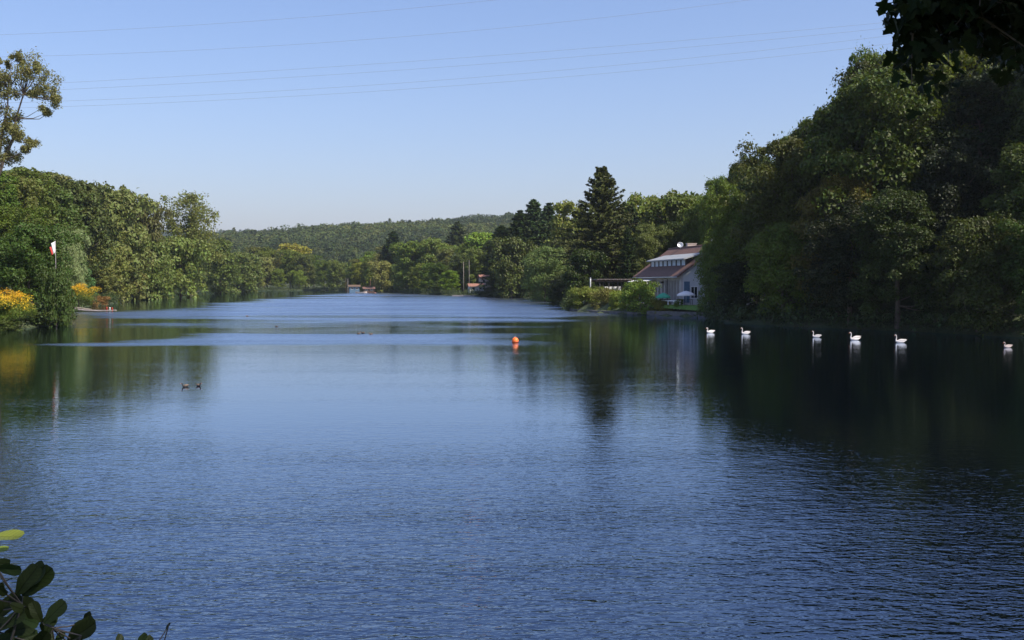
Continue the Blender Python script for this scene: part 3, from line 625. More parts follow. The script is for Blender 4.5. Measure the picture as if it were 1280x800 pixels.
# ---- far wooded hills: one mass
def hill_wood():
    rg = np.random.default_rng(17); parts = []; 
    def scatter(n, ymin, ymax, pxa, pxb, cr, nl, ls, hh):
        Yv = np.sqrt(rg.uniform(ymin**2, ymax**2, n)); px = rg.uniform(pxa, pxb, n); x = (px-640)/FPX*Yv
        g = ground(x, Yv); r = cr*(0.7+0.6*rg.random(n)); ht = hh*(0.9+0.2*rg.random(n))
        C = np.stack([x, Yv, g+ht-r*0.7], 1)
        con = rg.random(n) < 0.12
        k = np.repeat(np.arange(n), nl); d = sphere_pts(len(k), rg); d[:, 2] = np.abs(d[:, 2])*1.1-0.25
        rr = (r[k]*(0.85+0.25*rg.random(len(k))))[:, None]
        vs = np.where(con[k], 1.3, 0.95); hs = np.where(con[k], 0.55*(1.15-np.clip(d[:, 2], 0, 1)), 1.0)
        p = C[k]+d*rr*np.stack([hs, hs, vs], 1)
        p2, f = quads(p, d+rg.normal(size=d.shape)*0.45+np.array([0, 0, .3]), ls*(0.6+0.8*rg.random(len(k))), rg, 0.7); parts.append((p2, f))
    scatter(1500, 575, 950, -250, 900, 5.2, 90, 2.2, 14)
    scatter(4600, 900, 1500, -250, 1100, 7.2, 55, 2.6, 14)
    scatter(500, 700, 1450, -250, 1100, 10.5, 150, 2.7, 16)
    scatter(1500, 2500, 3400, -100, 1000, 12, 26, 8, 14)
    V, F = merge(parts); m = leaf_mat('far_foliage', trans=0.25, spec=0.05, lo=0.78, hi=1.25)
    # colour also wanders from tree to tree over the hillside
    t = m.node_tree; hsvs = [n for n in t.nodes if n.type == 'HUE_SAT']
    g = t.nodes.new('ShaderNodeNewGeometry'); vo = t.nodes.new('ShaderNodeTexVoronoi'); vo.inputs['Scale'].default_value = 0.045; t.links.new(g.outputs['Position'], vo.inputs['Vector'])
    sp = t.nodes.new('ShaderNodeSeparateColor'); t.links.new(vo.outputs['Color'], sp.inputs[0])
    col = ramp_n(t, sp.outputs[0], [(0.0, (0.042, 0.058, 0.022)), (0.35, (0.055, 0.075, 0.026)), (0.7, (0.068, 0.088, 0.03)), (1.0, (0.09, 0.10, 0.035))])
    big = noise_n(t, g.outputs['Position'], 0.006, 4, 0.6); tn = t.nodes.new('ShaderNodeMix'); tn.data_type = 'RGBA'; tn.blend_type = 'MULTIPLY'; tn.inputs[0].default_value = 1.0
    t.links.new(col, tn.inputs[6]); t.links.new(ramp_n(t, big, [(0.36, (0.62, 0.66, 0.8)), (0.62, (1.25, 1.2, 1.0))]), tn.inputs[7]); col = tn.outputs[2]
    for n in hsvs:
        for l in list(n.inputs['Color'].links):
            if l.from_node.type == 'OBJECT_INFO': t.links.remove(l); t.links.new(col, n.inputs['Color'])
    o = bpy.data.objects.new('hillside_wood', mesh_np('hillside_wood', V, [F], m)); link(o)
    tag(o, 'wooded hills far beyond the end of the lake', 'woodland', kind='stuff')
hill_wood()
# ---- low waterside growth under the bank woods
def undergrowth():
    rg = np.random.default_rng(23); C = []; n = len(LAKE)
    for i in list(range(6, n)):
        a = LAKE[i]; b_ = LAKE[(i+1) % n]; L = np.hypot(*(b_-a)); st = 1.6 if L < 40 else 2.4
        d = (b_-a)/L; nrm = np.array([-d[1], d[0]]); 
        if float(lake_sd(np.array([(a+b_)[0]/2+nrm[0]]), np.array([(a+b_)[1]/2+nrm[1]]))[0]) < 0: nrm = -nrm
        for s in np.arange(0, L, st):
            q = a+d*s
            if 9 < q[0] < 30 and 138 < q[1] < 176: continue
            for _ in range(2):
                p = q+nrm*rg.uniform(-0.4, 2.4); C.append((p[0], p[1], rg.uniform(0.2, 1.3)))
    C = np.array(C); V, F = clump_leaves(C, 0.9+0.7*rg.random(len(C)), 75, 0.36, rg, up=0.4, flat=0.9)
    o = bpy.data.objects.new('undergrowth', mesh_np('undergrowth', V, [F], M['leaf'])); link(o); o.color = (0.045, 0.065, 0.018, 1)
    tag(o, 'low leafy growth along the water edge under the woods', 'undergrowth', kind='stuff')
undergrowth()

# ------------------------------------------------------------------ lakeside house
def house():
    r = empty('lakeside_house', (24.7, 150, 1.5), R(8.45), 'white lakeside restaurant house with brown tiled roof and a long window dormer', 'house')
    Lh, Wd, ev, k = 23.0, 11.0, 4.5, 0.745; rz = ev+k*Wd/2
    mb = MB(); mb.box((0, 0, -0.6), (0.3, Lh, ev)); mb.box((Wd-0.3, 0, -0.6), (Wd, Lh, ev))
    # long side wall is mostly openings: cut as piers in front of a recessed back wall
    w1 = MB(); w1.box((0.9, 0.3, -0.6), (1.15, Lh-0.3, ev)); w1.build('inner_wall', M['beige'], r)
    mb = MB()
    mb.box((0, 0, 3.55), (0.35, Lh, ev)); mb.box((0, 0, -0.6), (0.35, Lh, 0.12))
    ops = [1.3, 2.7, 4.1, 5.5, 7.2, 8.9, 10.8, 12.7, 14.6, 16.5, 18.4, 20.3]
    edges = [0]+[q for c in ops for q in (c-0.55, c+0.55)]+[Lh]
    for a, b_ in zip(edges[::2], edges[1::2]): mb.box((0.002, a, 0.121), (0.348, b_, 3.549))
    mb.build('long_wall', M['plaster'], r)
    for i, c in enumerate(ops):
        f = MB(); f.box((0.42, c-0.55, 0.12), (0.5, c-0.47, 3.55)); f.box((0.42, c+0.47, 0.12), (0.5, c+0.55, 3.55)); f.box((0.42, c-0.469, 2.5), (0.5, c+0.469, 2.6)); f.box((0.43, c-0.03, 0.12), (0.49, c+0.03, 2.499))
        d = f.build('tall_window', M['timber'] if c > 6.5 else M['dark'], r)
        g = MB(); g.box((0.51, c-0.55, 0.12), (0.54, c+0.55, 3.55)); g.build('pane', M['glass'], d)
    g = MB(); g.prism([(0.352, -0.6), (Wd, -0.6), (Wd, ev), (Wd/2, rz-0.05), (0.352, ev+0.26), (0.352, ev)], 0.0, 0.3, 'y'); g.build('gable_wall', M['render'], r)
    g = MB(); g.prism([(0.352, -0.6), (Wd, -0.6), (Wd, ev), (Wd/2, rz-0.05), (0.352, ev+0.26)], Lh-0.3, Lh, 'y'); g.build('gable_wall', M['render'], r)
    g = MB(); g.box((Wd-0.3, 0.302, -0.6), (Wd, Lh-0.302, ev)); g.build('rear_wall', M['render'], r)
    # gable boards, windows, shutter
    for i in range(1, 15): pass
    for (x0, x1, z0, z1) in ((1.6, 2.5, 1.0, 2.6), (4.6, 6.2, 1.0, 2.7), (4.7, 5.9, 4.6, 5.9)):
        f = MB(); f.box((x0-0.08, -0.05, z0-0.08), (x1+0.08, -0.002, z0)); f.box((x0-0.08, -0.05, z1), (x1+0.08, -0.002, z1+0.08)); f.box((x0-0.08, -0.05, z0), (x0, -0.002, z1)); f.box((x1, -0.05, z0), (x1+0.08, -0.002, z1)); f.box(((x0+x1)/2-0.03, -0.04, z0), ((x0+x1)/2+0.03, -0.006, z1))
        d = f.build('window', M['white'], r); p = MB(); p.box((x0, -0.004, z0), (x1, -0.001, z1)); p.build('pane', M['glass'], d)
    f = MB(); f.box((0.5, -0.09, 0.3), (1.35, -0.01, 3.4)); f.build('shutter', M['bluefab'], r)
    # roof: two slabs and a ridge cap, left slope pierced by the long shed dormer
    th = 0.22; oh = 0.75
    def slab(sgn):
        m_ = MB(); xr = Wd/2; xe = -oh if sgn < 0 else Wd+oh; ze = ev-k*oh
        m_.prism([(xe, ze+0.02), (xr, rz+0.02), (xr, rz+0.02+th*1.2), (xe, ze+th*1.2+0.02)] if sgn < 0 else [(xr+0.004, rz+0.02), (xe, ze+0.02), (xe, ze+th*1.2+0.02), (xr+0.004, rz+0.02+th*1.2)], -0.7, Lh+0.7, 'y'); return m_
    s1 = slab(-1).build('roof', M['tile'], r); slab(1).build('roof', M['tile'], r)
    m_ = MB(); m_.tube([(Wd/2, -0.75, rz+0.3), (Wd/2, Lh+0.75, rz+0.3)], 0.14, 8); m_.build('ridge_cap', M['tile'], s1, True)
    m_ = MB(); m_.tube([(-oh-0.08, -0.75, ev-k*oh+0.08), (-oh-0.08, Lh+0.75, ev-k*oh+0.08)], 0.08, 8); m_.build('gutter', M['metal'], s1, True)
    for yv in (0.55, 6.4, 14.0): pass
    m_ = MB(); m_.tube([(-oh-0.06, 6.3, ev-k*oh+0.05), (-0.08, 6.3, ev-0.75), (-0.08, 6.3, 0.1)], 0.05, 8); m_.build('downpipe', M['dark'], r, True)
    # dormer
    dy0, dy1, xf = 1.8, 20.5, 1.35
    m_ = MB(); m_.prism([(xf, 5.3), (4.4, 7.7), (xf, 6.75)], dy0, dy0+0.15, 'y'); m_.prism([(xf, 5.3), (4.4, 7.7), (xf, 6.75)], dy1-0.15, dy1, 'y')
    m_.box((xf, dy0+0.151, 5.2), (xf+0.12, dy1-0.151, 5.62)); dm = m_.build('dormer', M['dark'], r)
    m_ = MB(); m_.prism([(xf-0.55, 6.62), (4.7, 7.75), (4.7, 7.93), (xf-0.55, 6.82)], dy0-0.7, dy1+0.5, 'y'); m_.build('dormer_roof', M['zinc'], dm)
    n = 8; ws = (dy1-dy0-0.3)/n
    for i in range(n):
        a = dy0+0.15+i*ws
        m_ = MB(); m_.box((xf, a+0.001, 5.621), (xf+0.12, a+0.28, 6.8)); m_.box((xf, a+ws-0.28, 5.621), (xf+0.12, a+ws-0.001, 6.8)); m_.box((xf, a+0.281, 6.62), (xf+0.12, a+ws-0.281, 6.8))
        wn = m_.build('dormer_window', M['dark'], dm); m_ = MB(); m_.box((xf+0.05, a+0.28, 5.621), (xf+0.07, a+ws-0.28, 6.62)); m_.build('pane', M['curtain'], wn)
    # chimneys, antenna dish
    for (x, y, wv, h) in ((6.2, 3.4, 0.7, 1.1), (6.4, 14.6, 1.5, 0.85)):
        m_ = MB(); m_.box((x-wv/2, y-0.4, rz-1.2), (x+wv/2, y+0.4, rz+h)); m_.box((x-wv/2-0.06, y-0.46, rz+h+0.001), (x+wv/2+0.06, y+0.46, rz+h+0.1)); m_.build('chimney', M['beige'], r)
    dish = MB(); dish.lathe([(0.02, 0.0), (0.2, 0.03), (0.36, 0.08), (0.46, 0.15), (0.48, 0.17), (0.44, 0.17), (0.34, 0.11), (0.2, 0.06), (0.02, 0.03)], 20)
    do = dish.build('satellite_dish', M['metal'], r, True); do.location = (5.2, 16.6, rz+0.7); do.rotation_euler = (R(68), 0, R(-12))
    m_ = MB(); m_.tube([(5.3, 16.75, rz), (5.3, 16.75, rz+1.0)], 0.05, 6); m_.build('dish_mast', M['metal'], r)
    # cloth awning under the eave at the far half
    m_ = MB(); m_.prism([(-2.3, 3.3), (-0.1, 3.75), (-0.1, 3.81), (-2.3, 3.36)], 12.2, 21.5, 'y'); m_.build('awning', M['whitefab'], r)
    for i in range(3):
        m_ = MB(); m_.tube([(-2.2, 12.4+4.5*i, 3.3), (-0.02, 12.4+4.5*i, 2.7)], 0.03, 6); m_.build('awning_arm', M['metal'], r)
    m_ = MB(); m_.lathe([(0.16, 0), (0.24, 0.05), (0.26, 0.28), (0.2, 0.3)], 12, (-0.35, 8.2, 3.1)); m_.tube([(-0.35, 8.2, 3.4), (-0.35, 8.2, 3.9)], 0.015, 4); pot = m_.build('hanging_basket', M['dark'], r)
house()
def pergola():
    r = empty('pergola', (21.0, 172.0, 1.5), R(8.45), 'long dark timber pergola on posts beyond the lakeside house', 'pergola')
    for i in range(6):
        for y in (0, 3.4):
            m_ = MB(); x = -6.4+i*1.55; m_.box((x-0.09, y-0.09, -0.1), (x+0.09, y+0.09, 3.35)); m_.build('post', M['dark'], r)
    for y in (0, 3.4):
        m_ = MB(); m_.box((-7.1, y-0.07, 3.351), (2.1, y+0.07, 3.6)); m_.build('beam', M['timber'], r)
    m_ = MB()
    for i in range(14): x = -6.9+i*0.68; m_.box((x-0.05, -0.6, 3.601), (x+0.05, 4.0, 3.74))
    m_.build('rafters', M['timber'], r)
    m_ = MB(); m_.box((-7.0, -0.5, 3.745), (-1.0, 3.9, 3.79)); m_.build('roof_sheet', M['greywood'], r)
pergola()
x0 = X(765, 176.5); m_ = MB(); m_.box((x0-1.4, 176.4, 1.5), (x0+1.5, 176.6, 4.0))
for i in range(7): m_.box((x0-1.4+i*0.46, 176.34, 1.5), (x0-1.36+i*0.46, 176.398, 4.0))
tag(m_.build('garden_screen', M['white']), 'white boarded garden screen under the dark pergola', 'garden screen')
x0 = X(750, 177); m_ = MB(); m_.box((x0-1.2, 177.0, 1.5), (x0+0.6, 177.12, 3.1)); tag(m_.build('garden_screen', M['beige']), 'low pinkish garden screen left of the taller white one under the pergola', 'garden screen')
p = empty('garden_post', (X(738, 181), 181, 1.3), 0, 'tall white post standing free at the left end of the garden bank', 'post')
m_ = MB(); m_.lathe([(0.11, 0), (0.10, 3.7), (0.10, 4.1)], 12); m_.build('shaft', M['white'], p, True)
m_ = MB(); m_.lathe([(0.14, 0), (0.14, 0.08), (0.04, 0.18)], 12, (0, 0, 4.1)); m_.build('cap', M['metal'], p)
# terrace, lawn, rail, quay
def strip(name, pts, z0, z1, m, kind='structure'):
    m_ = MB(); m_.prism(pts, z0, z1, 'z'); return tag(m_.build(name, m), kind=kind)
strip('terrace_paving', [(24.6, 149.2), (37, 150.6), (37, 148.6), (25.5, 147), (20.3, 153.2), (18.2, 166), (18.0, 172), (22, 172)][::-1], 1.3, 1.56, M['paving'])
strip('lawn', [(26.0, 144.2), (33.5, 146.2), (33.4, 148.2), (25.6, 146.6), (21, 149.8), (20.4, 150.8)], 1.2, 1.53, M['lawn'])
lb = MB(); lw = [(26.8, 142.0), (27.5, 138.0), (34.0, 139.8), (33.6, 146.1), (26.0, 144.0), (20.3, 150.7), (19.9, 150.3)]
lb.add([(27.0, 141.6, 0.75), (30.5, 141.4, 1.1), (31.0, 146.0, 1.54), (26.1, 144.3, 1.53), (20.5, 150.9, 1.5), (19.9, 150.9, 1.2)], [(0, 1, 2, 3), (0, 3, 4, 5)])
tag(lb.build('lawn_slope', M['lawn']), kind='structure')
def wall_along(name, pts, z0, z1, th, m, label, cat):
    m_ = MB()
    for a, b_ in zip(pts[:-1], pts[1:]):
        a = Vector((*a, 0)); b_ = Vector((*b_, 0)); d = b_-a; L = d.length; mt = Matrix.Translation(a) @ Matrix.Rotation(math.atan2(d.y, d.x), 4, 'Z')
        m_.box((0, -th/2, z0), (L, th/2, z1), mt)
    return tag(m_.build(name, m, bevel=0.02), label, cat)
wall_along('quay_wall', [(27.1, 141.6), (19.9, 150.2)], -1.5, 0.62, 0.5, M['stone'], 'low dark stone quay wall at the foot of the house lawn', 'quay wall')
wall_along('quay_wall', [(19.4, 150.9), (13.3, 160.4), (9.7, 172.6)], -1.5, 0.35, 0.4, M['stone'], 'lower stone edging along the shrubs left of the house', 'quay wall')
r = empty('terrace_rail', (23.0, 148.0, 1.5), math.atan2(-3.1, 2.4), 'pale rail with short posts on the terrace edge in front of the house', 'railing')
m_ = MB(); m_.box((-1.9, -0.05, 0.55), (1.9, 0.05, 0.68)); m_.build('top_rail', M['white'], r)
for i in range(4): m_ = MB(); m_.box((-1.8+i*1.15, -0.06, -0.6), (-1.68+i*1.15, 0.06, 0.549)); m_.build('post', M['white'], r)
r = empty('slipway_board', (X(775, 168), 168.4, 0.05), R(20), 'pale sloping board leaning at the water below the shrubs', 'board')
m_ = MB(); m_.prism([(-1.5, -0.3), (1.7, 0.95), (1.7, 1.1), (-1.5, -0.12)], -0.5, 0.5, 'y'); m_.build('deck', M['greywood'], r)
m_ = MB(); m_.prism([(-1.45, -0.1), (1.7, 1.12), (1.7, 1.2), (-1.45, -0.02)], -0.56, -0.5, 'y'); m_.build('edge_strip', M['white'], r)
def rowboat(loc, rz, hull_m, label, s=1.0):
    r = empty('rowing_boat', loc, rz, label, 'boat'); n = 11; vs = []; fs = []
    for i in range(n):
        u = i/(n-1); x = (u-0.5)*3.6*s; wv = 0.68*s*math.sin(math.pi*min(1, 0.12+0.88*(1-abs(2*u-0.9)**2.2))*0.5)*(1 if u < 0.95 else 0.5); zt = (0.34+0.22*(2*u-1)**2)*s
        for (yy, zz) in ((-wv, zt), (-wv*0.75, 0.06), (0, -0.1), (wv*0.75, 0.06), (wv, zt), (wv*0.9, zt), (wv*0.68, 0.12), (0, 0.02), (-wv*0.68, 0.12), (-wv*0.9, zt)): vs.append((x, yy, zz))
    for i in range(n-1):
        for k in range(10): fs.append((i*10+k, i*10+(k+1) % 10, (i+1)*10+(k+1) % 10, (i+1)*10+k))
    fs += [tuple(range(9, -1, -1)), tuple((n-1)*10+k for k in range(10))]
    m_ = MB(); m_.add(vs, fs); m_.build('hull', hull_m, r)
    for x in (-0.8, 0.3): m_ = MB(); m_.box((x*s, -0.5*s, 0.24), ((x+0.25)*s, 0.5*s, 0.28)); m_.build('thwart', M['timber'], r)
rowboat((X(757, 174), 170.6, 0.02), R(160), M['greywood'], 'grey rowing boat moored along the stone edging below the shrubs')
def parasol(loc, rad, h, fab, label, drop=0.55):
    r = empty('parasol', loc, 0.3, label, 'parasol'); m_ = MB(); m_.lathe([(0.04, 0), (0.03, h+0.1)], 10); m_.build('pole', M['metal'], r, True)
    m_ = MB(); m_.lathe([(0.3, 0), (0.3, 0.08), (0.06, 0.12)], 14); m_.build('base', M['stone'], r)
    vs = [(0, 0, h)]; n = 8; rings = 5
    for q in range(1, rings+1):
        u = q/rings
        for i in range(n*3):
            a = 2*math.pi*i/(n*3); sc_ = 1-(0.05 if i % 3 else 0)*u; vs.append((math.cos(a)*rad*u*sc_, math.sin(a)*rad*u*sc_, h-drop*u**1.6-(0.0 if i % 3 == 0 else -0.03*u)))
    N3 = n*3; fs = [(0, 1+i, 1+(i+1) % N3) for i in range(N3)]
    for q in range(rings-1): fs += [(1+q*N3+i, 1+(q+1)*N3+i, 1+(q+1)*N3+(i+1) % N3, 1+q*N3+(i+1) % N3) for i in range(N3)]
    b0 = 1+(rings-1)*N3; b1 = len(vs); vs += [(v[0], v[1], v[2]-0.18) for v in vs[b0:b0+N3]]; fs += [(b0+i, b1+i, b1+(i+1) % N3, b0+(i+1) % N3) for i in range(N3)]
    m_ = MB(); m_.add(vs, fs); m_.build('canopy', fab, r)
    for i in range(n):
        a = 2*math.pi*i/n; m_ = MB(); m_.tube([(0, 0, h-0.75), (math.cos(a)*rad*0.55, math.sin(a)*rad*0.55, h-drop*0.42)], 0.012, 4); m_.build('rib', M['metal'], r)
parasol((X(857.5, 146.6), 146.6, 1.5), 1.35, 2.05, M['whitefab'], 'off-white parasol on the lawn terrace before the gable of the house')
parasol((X(829, 149.2), 149.2, 1.5), 1.1, 1.75, M['greenfab'], 'green parasol half hidden behind the big round bush', 0.6)
def table(loc, rz, label):
    r = empty('garden_table', loc, rz, label, 'garden table'); m_ = MB(); m_.box((-0.7, -0.4, 0.7), (0.7, 0.4, 0.75)); m_.build('tabletop', M['dark'], r)
    for sx in (-1, 1):
        for sy in (-1, 1): m_ = MB(); m_.box((sx*0.6-0.03, sy*0.32-0.03, 0), (sx*0.6+0.03, sy*0.32+0.03, 0.699)); m_.build('leg', M['dark'], r)
table((X(860, 147.2), 147.4, 1.56), 0.2, 'dark garden table under the off-white parasol')
table((X(832, 149.8), 149.9, 1.56), 0.5, 'dark garden table under the green parasol')
# ------------------------------------------------------------------ small red-roofed house, its poles, boathouse, far-shore things
def small_house(px, Y, wd, dp, ev, rs, wallm, roofm, label, rz=0.2, z=None, name='small_house'):
    x = X(px, Y); z = gz(x, Y) if z is None else z; r = empty(name, (x, Y, z), rz, label, 'house')
    m_ = MB(); m_.box((-wd/2, -dp/2, -0.8), (wd/2, dp/2, ev)); m_.build('wall', wallm, r)
    m_ = MB(); m_.prism([(-dp/2-0.6, ev-0.1), (0, ev+rs), (dp/2+0.6, ev-0.1), (0, ev+rs-0.25)], -wd/2-0.5, wd/2+0.5, 'x'); m_.build('roof', roofm, r)
    for sx in (-1, 1): m_ = MB(); xx = sx*(wd/2-0.13); m_.prism([(-dp/2, ev), (dp/2, ev), (0, ev+rs-0.3)], xx-0.13, xx+0.13, 'x'); m_.build('gable', wallm, r)
    for i in range(max(2, int(wd/2))):
        xx = -wd/2+wd*(i+0.5)/max(2, int(wd/2)); m_ = MB()
        for (a0, a1, c0, c1) in ((-.5,.5,ev*0.4-.06,ev*0.4),(-.5,.5,ev*0.78,ev*0.78+.06),(-.5,-.44,ev*0.4,ev*0.78),(.44,.5,ev*0.4,ev*0.78)): m_.box((xx+a0, -dp/2-0.05, c0), (xx+a1, -dp/2-0.003, c1))
        f = m_.build('window', M['white'], r); m_ = MB(); m_.box((xx-0.44, -dp/2-0.02, ev*0.4), (xx+0.44, -dp/2-0.004, ev*0.78)); m_.build('pane', M['glass'], f)
    return r
small_house(607, 352, 4.0, 5, 2.7, 1.3, M['beige'], M['redtile'], 'small beige house with orange-red roof by the conifer stand', z=3.2)
small_house(595, 345, 4.8, 4.0, 1.9, 0.9, M['render'], M['redtile'], 'low white garden pavilion with orange-red roof right of the two poles', z=1.3, name='garden_pavilion')
def pole(px, Y, ytop, rad, m, label, name='mast', z=None):
    x = X(px, Y); z = gz(x, Y) if z is None else z; h = Z(ytop, Y)-z; r = empty(name, (x, Y, z), 0, label, 'mast')
    q = MB(); q.lathe([(rad*1.3, -0.5), (rad, h*0.5), (rad*0.7, h)], 8); q.build('shaft', m, r, True); q = MB(); q.lathe([(rad*1.1, 0), (rad*1.1, 0.1), (0.02, 0.25)], 8, (0, 0, h)); q.build('finial', m, r); return r
pole(579.5, 340, 328, 0.11, M['palebark'], 'thick pale mast at the water left of the red-roofed pavilion')
pole(586.5, 345, 326, 0.06, M['greywood'], 'thin grey mast beside the thicker pale one')
pole(435, 440, 349, 0.08, M['greywood'], 'short pale grey mast among the trees left of the brown boathouse')
pole(432.5, 442, 348, 0.07, M['timber'], 'short brown mast beside the short pale grey mast')
pole(463, 428, 349, 0.07, M['redtile'], 'left one of two brown posts behind the brown boathouse')
pole(468, 428, 350, 0.07, M['timber'], 'right one of two brown posts behind the brown boathouse')
small_house(461, 424, 4.2, 3.4, 1.2, 0.7, M['timber'], M['tile'], 'tiny brown-roofed boathouse at the foot of the middle bank woods', z=0.6, name='boathouse')
small_house(443, 434, 4.2, 3.0, 1.9, 0.7, M['bluefab'], M['timber'], 'tiny blue-grey hut left of the brown boathouse', z=0.7, name='hut')
rowboat((X(452, 418), 417, 0.02), R(10), M['beige'], 'pale boat moored left of the brown boathouse', 1.3)
rowboat((X(466, 412), 411, 0.02), R(-15), M['redtile'], 'orange-red boat moored right below the brown boathouse', 0.9)
m_ = MB(); m_.box((-4.5, -0.8, -0.6), (4.5, 0.8, 0.35)); jt = m_.build('landing_stage', M['greywood']); jt.location = (X(583, 334), 331, 0); jt.rotation_euler = (0, 0, -0.35); tag(jt, 'low grey landing stage at the foot of the two masts', 'landing stage')
# flag on its pole over the dark tree
r = empty('flagpole', (X(70.5, 114.5), 114.5, -0.3), 0, 'slender flagpole with a white and red flag beside the large dark rounded tree', 'flagpole')
hp = Z(301, 114.5)-r.location.z; m_ = MB(); m_.lathe([(0.025, -0.5), (0.02, hp)], 8); m_.build('pole', M['greywood'], r, True)
def flag(parent, x0, wv, z1, z0, m):
    vs = []; fs = []; n, k = 6, 8
    for i in range(n+1):
        for j in range(k+1):
            u = i/n; v = j/k; vs.append((x0-u*wv*(1-0.35*v), 0.09*math.sin(u*5+v*2.5)*u, z1+(z0-z1)*v-u*0.25))
    for i in range(n):
        for j in range(k): a = i*(k+1)+j; fs.append((a, a+1, a+k+2, a+k+1))
    q = MB(); q.add(vs, fs); f = q.build('flag_cloth', m, parent, True); sl = f.modifiers.new('thick', 'SOLIDIFY'); sl.thickness = 0.01
flag(r, -0.03, 0.42, hp-0.05, hp-1.3, M['whitefab']); flag(r, -0.22, 0.42, hp-0.5, hp-1.45, M['red'])
# jetty on the left
r = empty('wooden_jetty', (X(84, 166), 166.5, 0.0), R(-3), 'weathered pale wooden jetty lying low on the water at the left bank', 'jetty')
m_ = MB(); pts = [(-2.5, 0.55), (0, 0.62), (1.6, 0.42), (3.2, 0.22), (5, 0.16), (7.6, 0.22)]
for (a, za), (b_, zb) in zip(pts[:-1], pts[1:]):
    n = max(2, int((b_-a)/0.24))
    for i in range(n):
        xa = a+(b_-a)*i/n; z_ = za+(zb-za)*(i+0.5)/n; m_.box((xa, -0.9, z_), (xa+0.21, 0.9, z_+0.06))
m_.build('deck', M['greywood'], r)
for y in (-0.75, 0.75):
    m_ = MB(); m_.tube([(a, y, z_-0.08) for a, z_ in pts], 0.09, 6); m_.build('float_log', M['palebark'], r, True)
for i, (x, c, h) in enumerate(((6.6, 'red', 0.62), (7.1, 'white', 0.55), (7.5, 'red', 0.5))):
    m_ = MB(); m_.lathe([(0.12, -0.3), (0.10, h*0.75), (0.12, h*0.75+0.02), (0.08, h*0.75+0.1)], 10, (x, -0.55, 0.2)); m_.build('mooring_post', M[c], r, True)
m_ = MB(); m_.tube([(-1, 0.3, 0.75), (1.5, 0.1, 0.6), (4, -0.4, 0.36)], [0.16, 0.13, 0.08], 7); m_.build('drift_log', M['palebark'], r, True)
# ------------------------------------------------------------------ buoy
by_ = YW(428.3); r = empty('buoy', (X(644, by_), by_, 0), 0, 'round orange buoy floating in mid lake', 'buoy')
m_ = MB(); prof = [(0.27*math.sin(a), 0.16+0.27*-math.cos(a)) for a in np.linspace(0.15, math.pi-0.12, 16)]; m_.lathe(prof, 28); m_.build('float', M['orange'], r, True)
m_ = MB(); m_.lathe([(0.262, 0.03), (0.279, 0.05), (0.281, 0.10), (0.272, 0.12)], 28); m_.build('band', M['darkorange'], r, True)
m_ = MB(); m_.tube([(0.06*math.cos(a), 0, 0.45+0.06*math.sin(a)) for a in np.linspace(0, math.pi, 9)], 0.014, 6); m_.build('lifting_ring', M['metal'], r, True)
